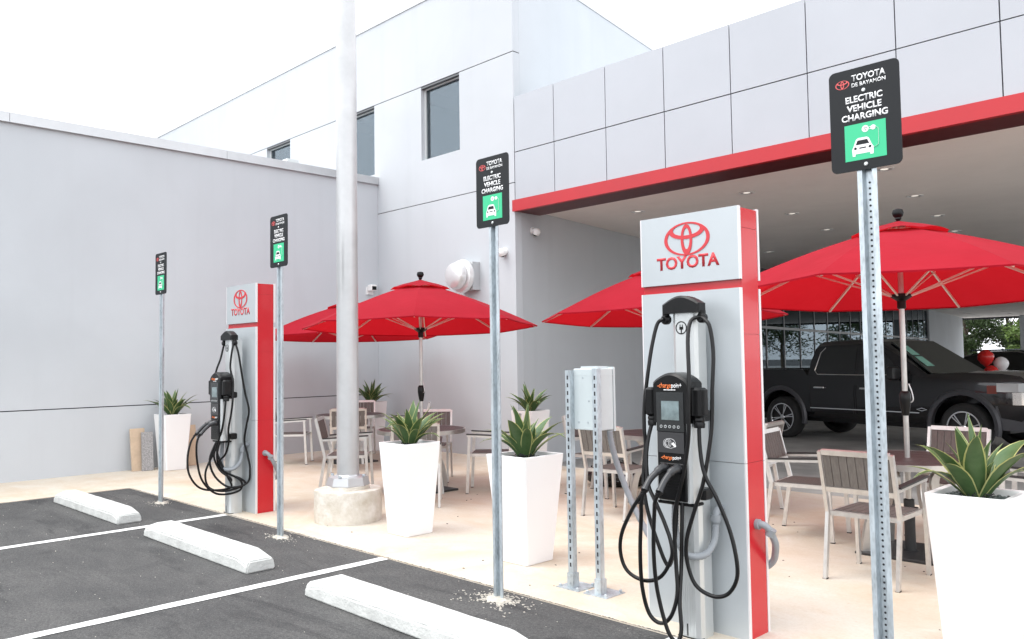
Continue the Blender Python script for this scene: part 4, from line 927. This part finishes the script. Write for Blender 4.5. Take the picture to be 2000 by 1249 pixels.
bp = MB().loft([[(4.18,-1.0,.42),(4.22,-1.0,.80),(4.22,-.9,.80),(4.18,-.9,.42)],[(4.62,-.86,.42),(4.70,-.86,.80),(4.60,-.7,.80),(4.55,-.7,.42)],[(4.74,-.4,.42),(4.82,-.4,.80),(4.7,-.4,.80),(4.66,-.4,.42)],[(4.74,.4,.42),(4.82,.4,.80),(4.7,.4,.80),(4.66,.4,.42)],[(4.62,.86,.42),(4.70,.86,.80),(4.60,.7,.80),(4.55,.7,.42)],[(4.18,1.0,.42),(4.22,1.0,.80),(4.22,.9,.80),(4.18,.9,.42)]]).build('bumper', FLARE, tr, 30)
MB().loft([[(4.50,-.93,.68),(4.52,-.93,.775),(4.5,-.91,.775),(4.48,-.91,.68)],[(4.73,-.82,.68),(4.74,-.82,.775),(4.70,-.8,.775),(4.69,-.8,.68)],[(4.85,-.3,.68),(4.86,-.3,.775),(4.8,-.3,.775),(4.8,-.3,.68)],[(4.85,.3,.68),(4.86,.3,.775),(4.8,.3,.775),(4.8,.3,.68)]]).build('bumper_chrome', CHROME, bp, 30)
MB().cbox(1.25,1.38,-.05,.05,1.945,2.0,.02).build('roof_antenna', TRUCKB, cab)
# window sticker sheets inside the windscreen
def on_screen(u, v, off=.004): return Vector((2.255,-.66+0,1.895)).lerp(Vector((3.118,-.86,1.32)), v)+(Vector((2.255,.66,1.895)).lerp(Vector((3.118,.86,1.32)), v)-Vector((2.255,-.66,1.895)).lerp(Vector((3.118,-.86,1.32)), v))*u+Vector((.55,0,.83))*off
for v0, v1, u0, u1 in ((.16,.46,.05,.20),(.50,.80,.06,.20)):
    q = [on_screen(u0,v0),on_screen(u1,v0),on_screen(u1,v1),on_screen(u0,v1)]; MB().loft([q,[p+Vector((.001,0,.0015)) for p in q]]).build('window_sheet', PAPERG, cab)

# ------------------------------------------------------------------ second car, balloons
c2 = thing('parked_car', 'dark sport utility car standing beyond the pickup truck', 'car', (-6.9, 25.6, -.15), R_(-8))
st2 = [(-.75,.5,.88,1.02,.92,.88),(-.6,.38,.9,1.06,1,.93),(1,.34,.95,1.08,1,.93),(2.2,.34,.95,1.08,1,.92),(3.2,.4,.92,1.02,1,.86),(3.6,.45,.8,.9,.88,.78)]
cb = link('body', boolean_cut(body_loft(st2,.93).mesh('body', TRUCK), [MB().lathe([(.38,-.3),(.38,.3)],28,0,Matrix.Translation((x,s*.93,.36)) @ Matrix.Rotation(R_(90),4,'X')).mesh('c', TRUCKB) for x in (.1,2.85) for s in (-1,1)], 'body', TRUCK), c2)
g2 = MB(); rings = []
for x, zt, wt in ((-.68,1.08,.80),(-.35,1.60,.66),(.2,1.70,.66),(1.0,1.70,.66),(1.45,1.62,.66),(2.35,1.07,.80)):
    rings.append([(x,-.84,1.05),(x,-wt,zt-.05),(x,-wt+.1,zt),(x,wt-.1,zt),(x,wt,zt-.05),(x,.84,1.05)])
g2.loft(rings).build('glasshouse', CARGLASS, c2, 30)
MB().box(-.3,1.4,-.5,.5,1.705,1.725).build('roof_panel', TRUCK, c2)
for s in (-1,1): MB().bar((-.2,s*.6,1.73),(1.3,s*.6,1.74),.03,.03,0,(0,1,0)).build('roof_rail', CHROME, c2); MB().bar((-.6,s*.845,1.075),(2.3,s*.845,1.075),.012,.02,0,(0,1,0)).build('belt_trim', CHROME, c2)
for x in (.1,2.85):
    for s in (-1,1): wheel(c2, x, s*.80, .36, s, .24)
def balloon(loc, r, m, label):
    t = thing('balloon', label, 'balloon', (loc[0],loc[1],-.15), 0, 'balloons beside the truck'); z = loc[2]+.15
    MB().lathe([(.01,z-r*1.28),(r*.18,z-r*1.15),(r*.62,z-r*.80),(r*.92,z-r*.32),(r,z+.05*r),(r*.93,z+r*.42),(r*.66,z+r*.80),(r*.3,z+r*1.0),(.01,z+r*1.06)], 26).build('envelope', m, t, 60)
    MB().tube(spline([(0,0,z-r*1.28),(.02,.01,z*.6),(-.01,0,z*.3),(0,0,.0)]), .003, 5).build('ribbon', SIGNW, t)
balloon((-5.62,20.65,1.40), .17, BALR, 'round red balloon floating highest beside the truck windscreen')
balloon((-5.38,20.90,1.25), .155, BALW, 'white balloon beside the truck windscreen')
balloon((-5.49,20.55,1.06), .155, BALR, 'red balloon below the white balloon beside the truck')

# ------------------------------------------------------------------ trees beyond the drive
def make_tree(loc, h, r, seed, m, label, nleaf=5200):
    rnd = random.Random(seed); t = thing('tree', label, 'tree', loc, 0, 'trees beyond the covered drive')
    tk = MB().tube(spline([(0,0,-.1),(.1,.05,h*.25),(-.05,.1,h*.5),(.05,0,h*.8)]), [.22-.0085*i for i in range(19)], 9)
    cl = []
    for k in range(26):
        a = rnd.uniform(0,6.283); z = h*rnd.uniform(.22,.98); rr = r*rnd.uniform(.25,.95)*math.sin(math.pi*min(.97,max(.12,(z/h-.1)/.95)))**.7
        c = Vector((rr*math.cos(a), rr*math.sin(a), z)); cl.append((c, r*rnd.uniform(.25,.42)))
        if k < 14: tk.tube(spline([(0,0,z*.55),(c.x*.5,c.y*.5,z*.8),tuple(c)],4), [.07-.006*i for i in range(9)], 6)
    tk.build('trunk', BARK, t, 50)
    mb = MB()
    for k in range(nleaf):
        c, cr_ = rnd.choice(cl); d = Vector((rnd.gauss(0,1),rnd.gauss(0,1),rnd.gauss(0,.75))).normalized()*cr_*rnd.random()**.4; p = c+d
        u = Vector((rnd.gauss(0,1),rnd.gauss(0,1),rnd.gauss(0,.6))).normalized(); v = u.orthogonal().normalized(); v = (v*math.cos(k)+u.cross(v)*math.sin(k)); s = rnd.uniform(.09,.21)
        mb.add([tuple(p-u*s), tuple(p+v*s*.45), tuple(p+u*s), tuple(p-v*s*.45)], [(0,1,2,3)])
    tag(mb.build('crown', m, t), kind='stuff'); return t
make_tree((-24.2,83,-.15), 8.5, 3.4, 3, TREE_A, 'dark green tree with open left edge beyond the covered drive', 11000)
make_tree((-21.2,85,-.15), 9.5, 3.8, 4, TREE_A, 'tall dark green tree in the middle beyond the covered drive', 12000)
make_tree((-18.6,81,-.15), 4.4, 2.2, 5, TREE_B, 'bright green small tree beyond the end of the covered drive', 6000)
make_tree((-17.2,90,-.15), 9.0, 3.9, 9, TREE_A, 'dark green tree behind the bright green small tree', 9000)
make_tree((-10,92,-.15), 8, 4, 6, TREE_A, 'dark green tree mirrored in the showroom glass', 7000)
make_tree((-1,95,-.15), 9, 4.4, 8, TREE_A, 'broad green tree at the far side of the open lot', 7000)
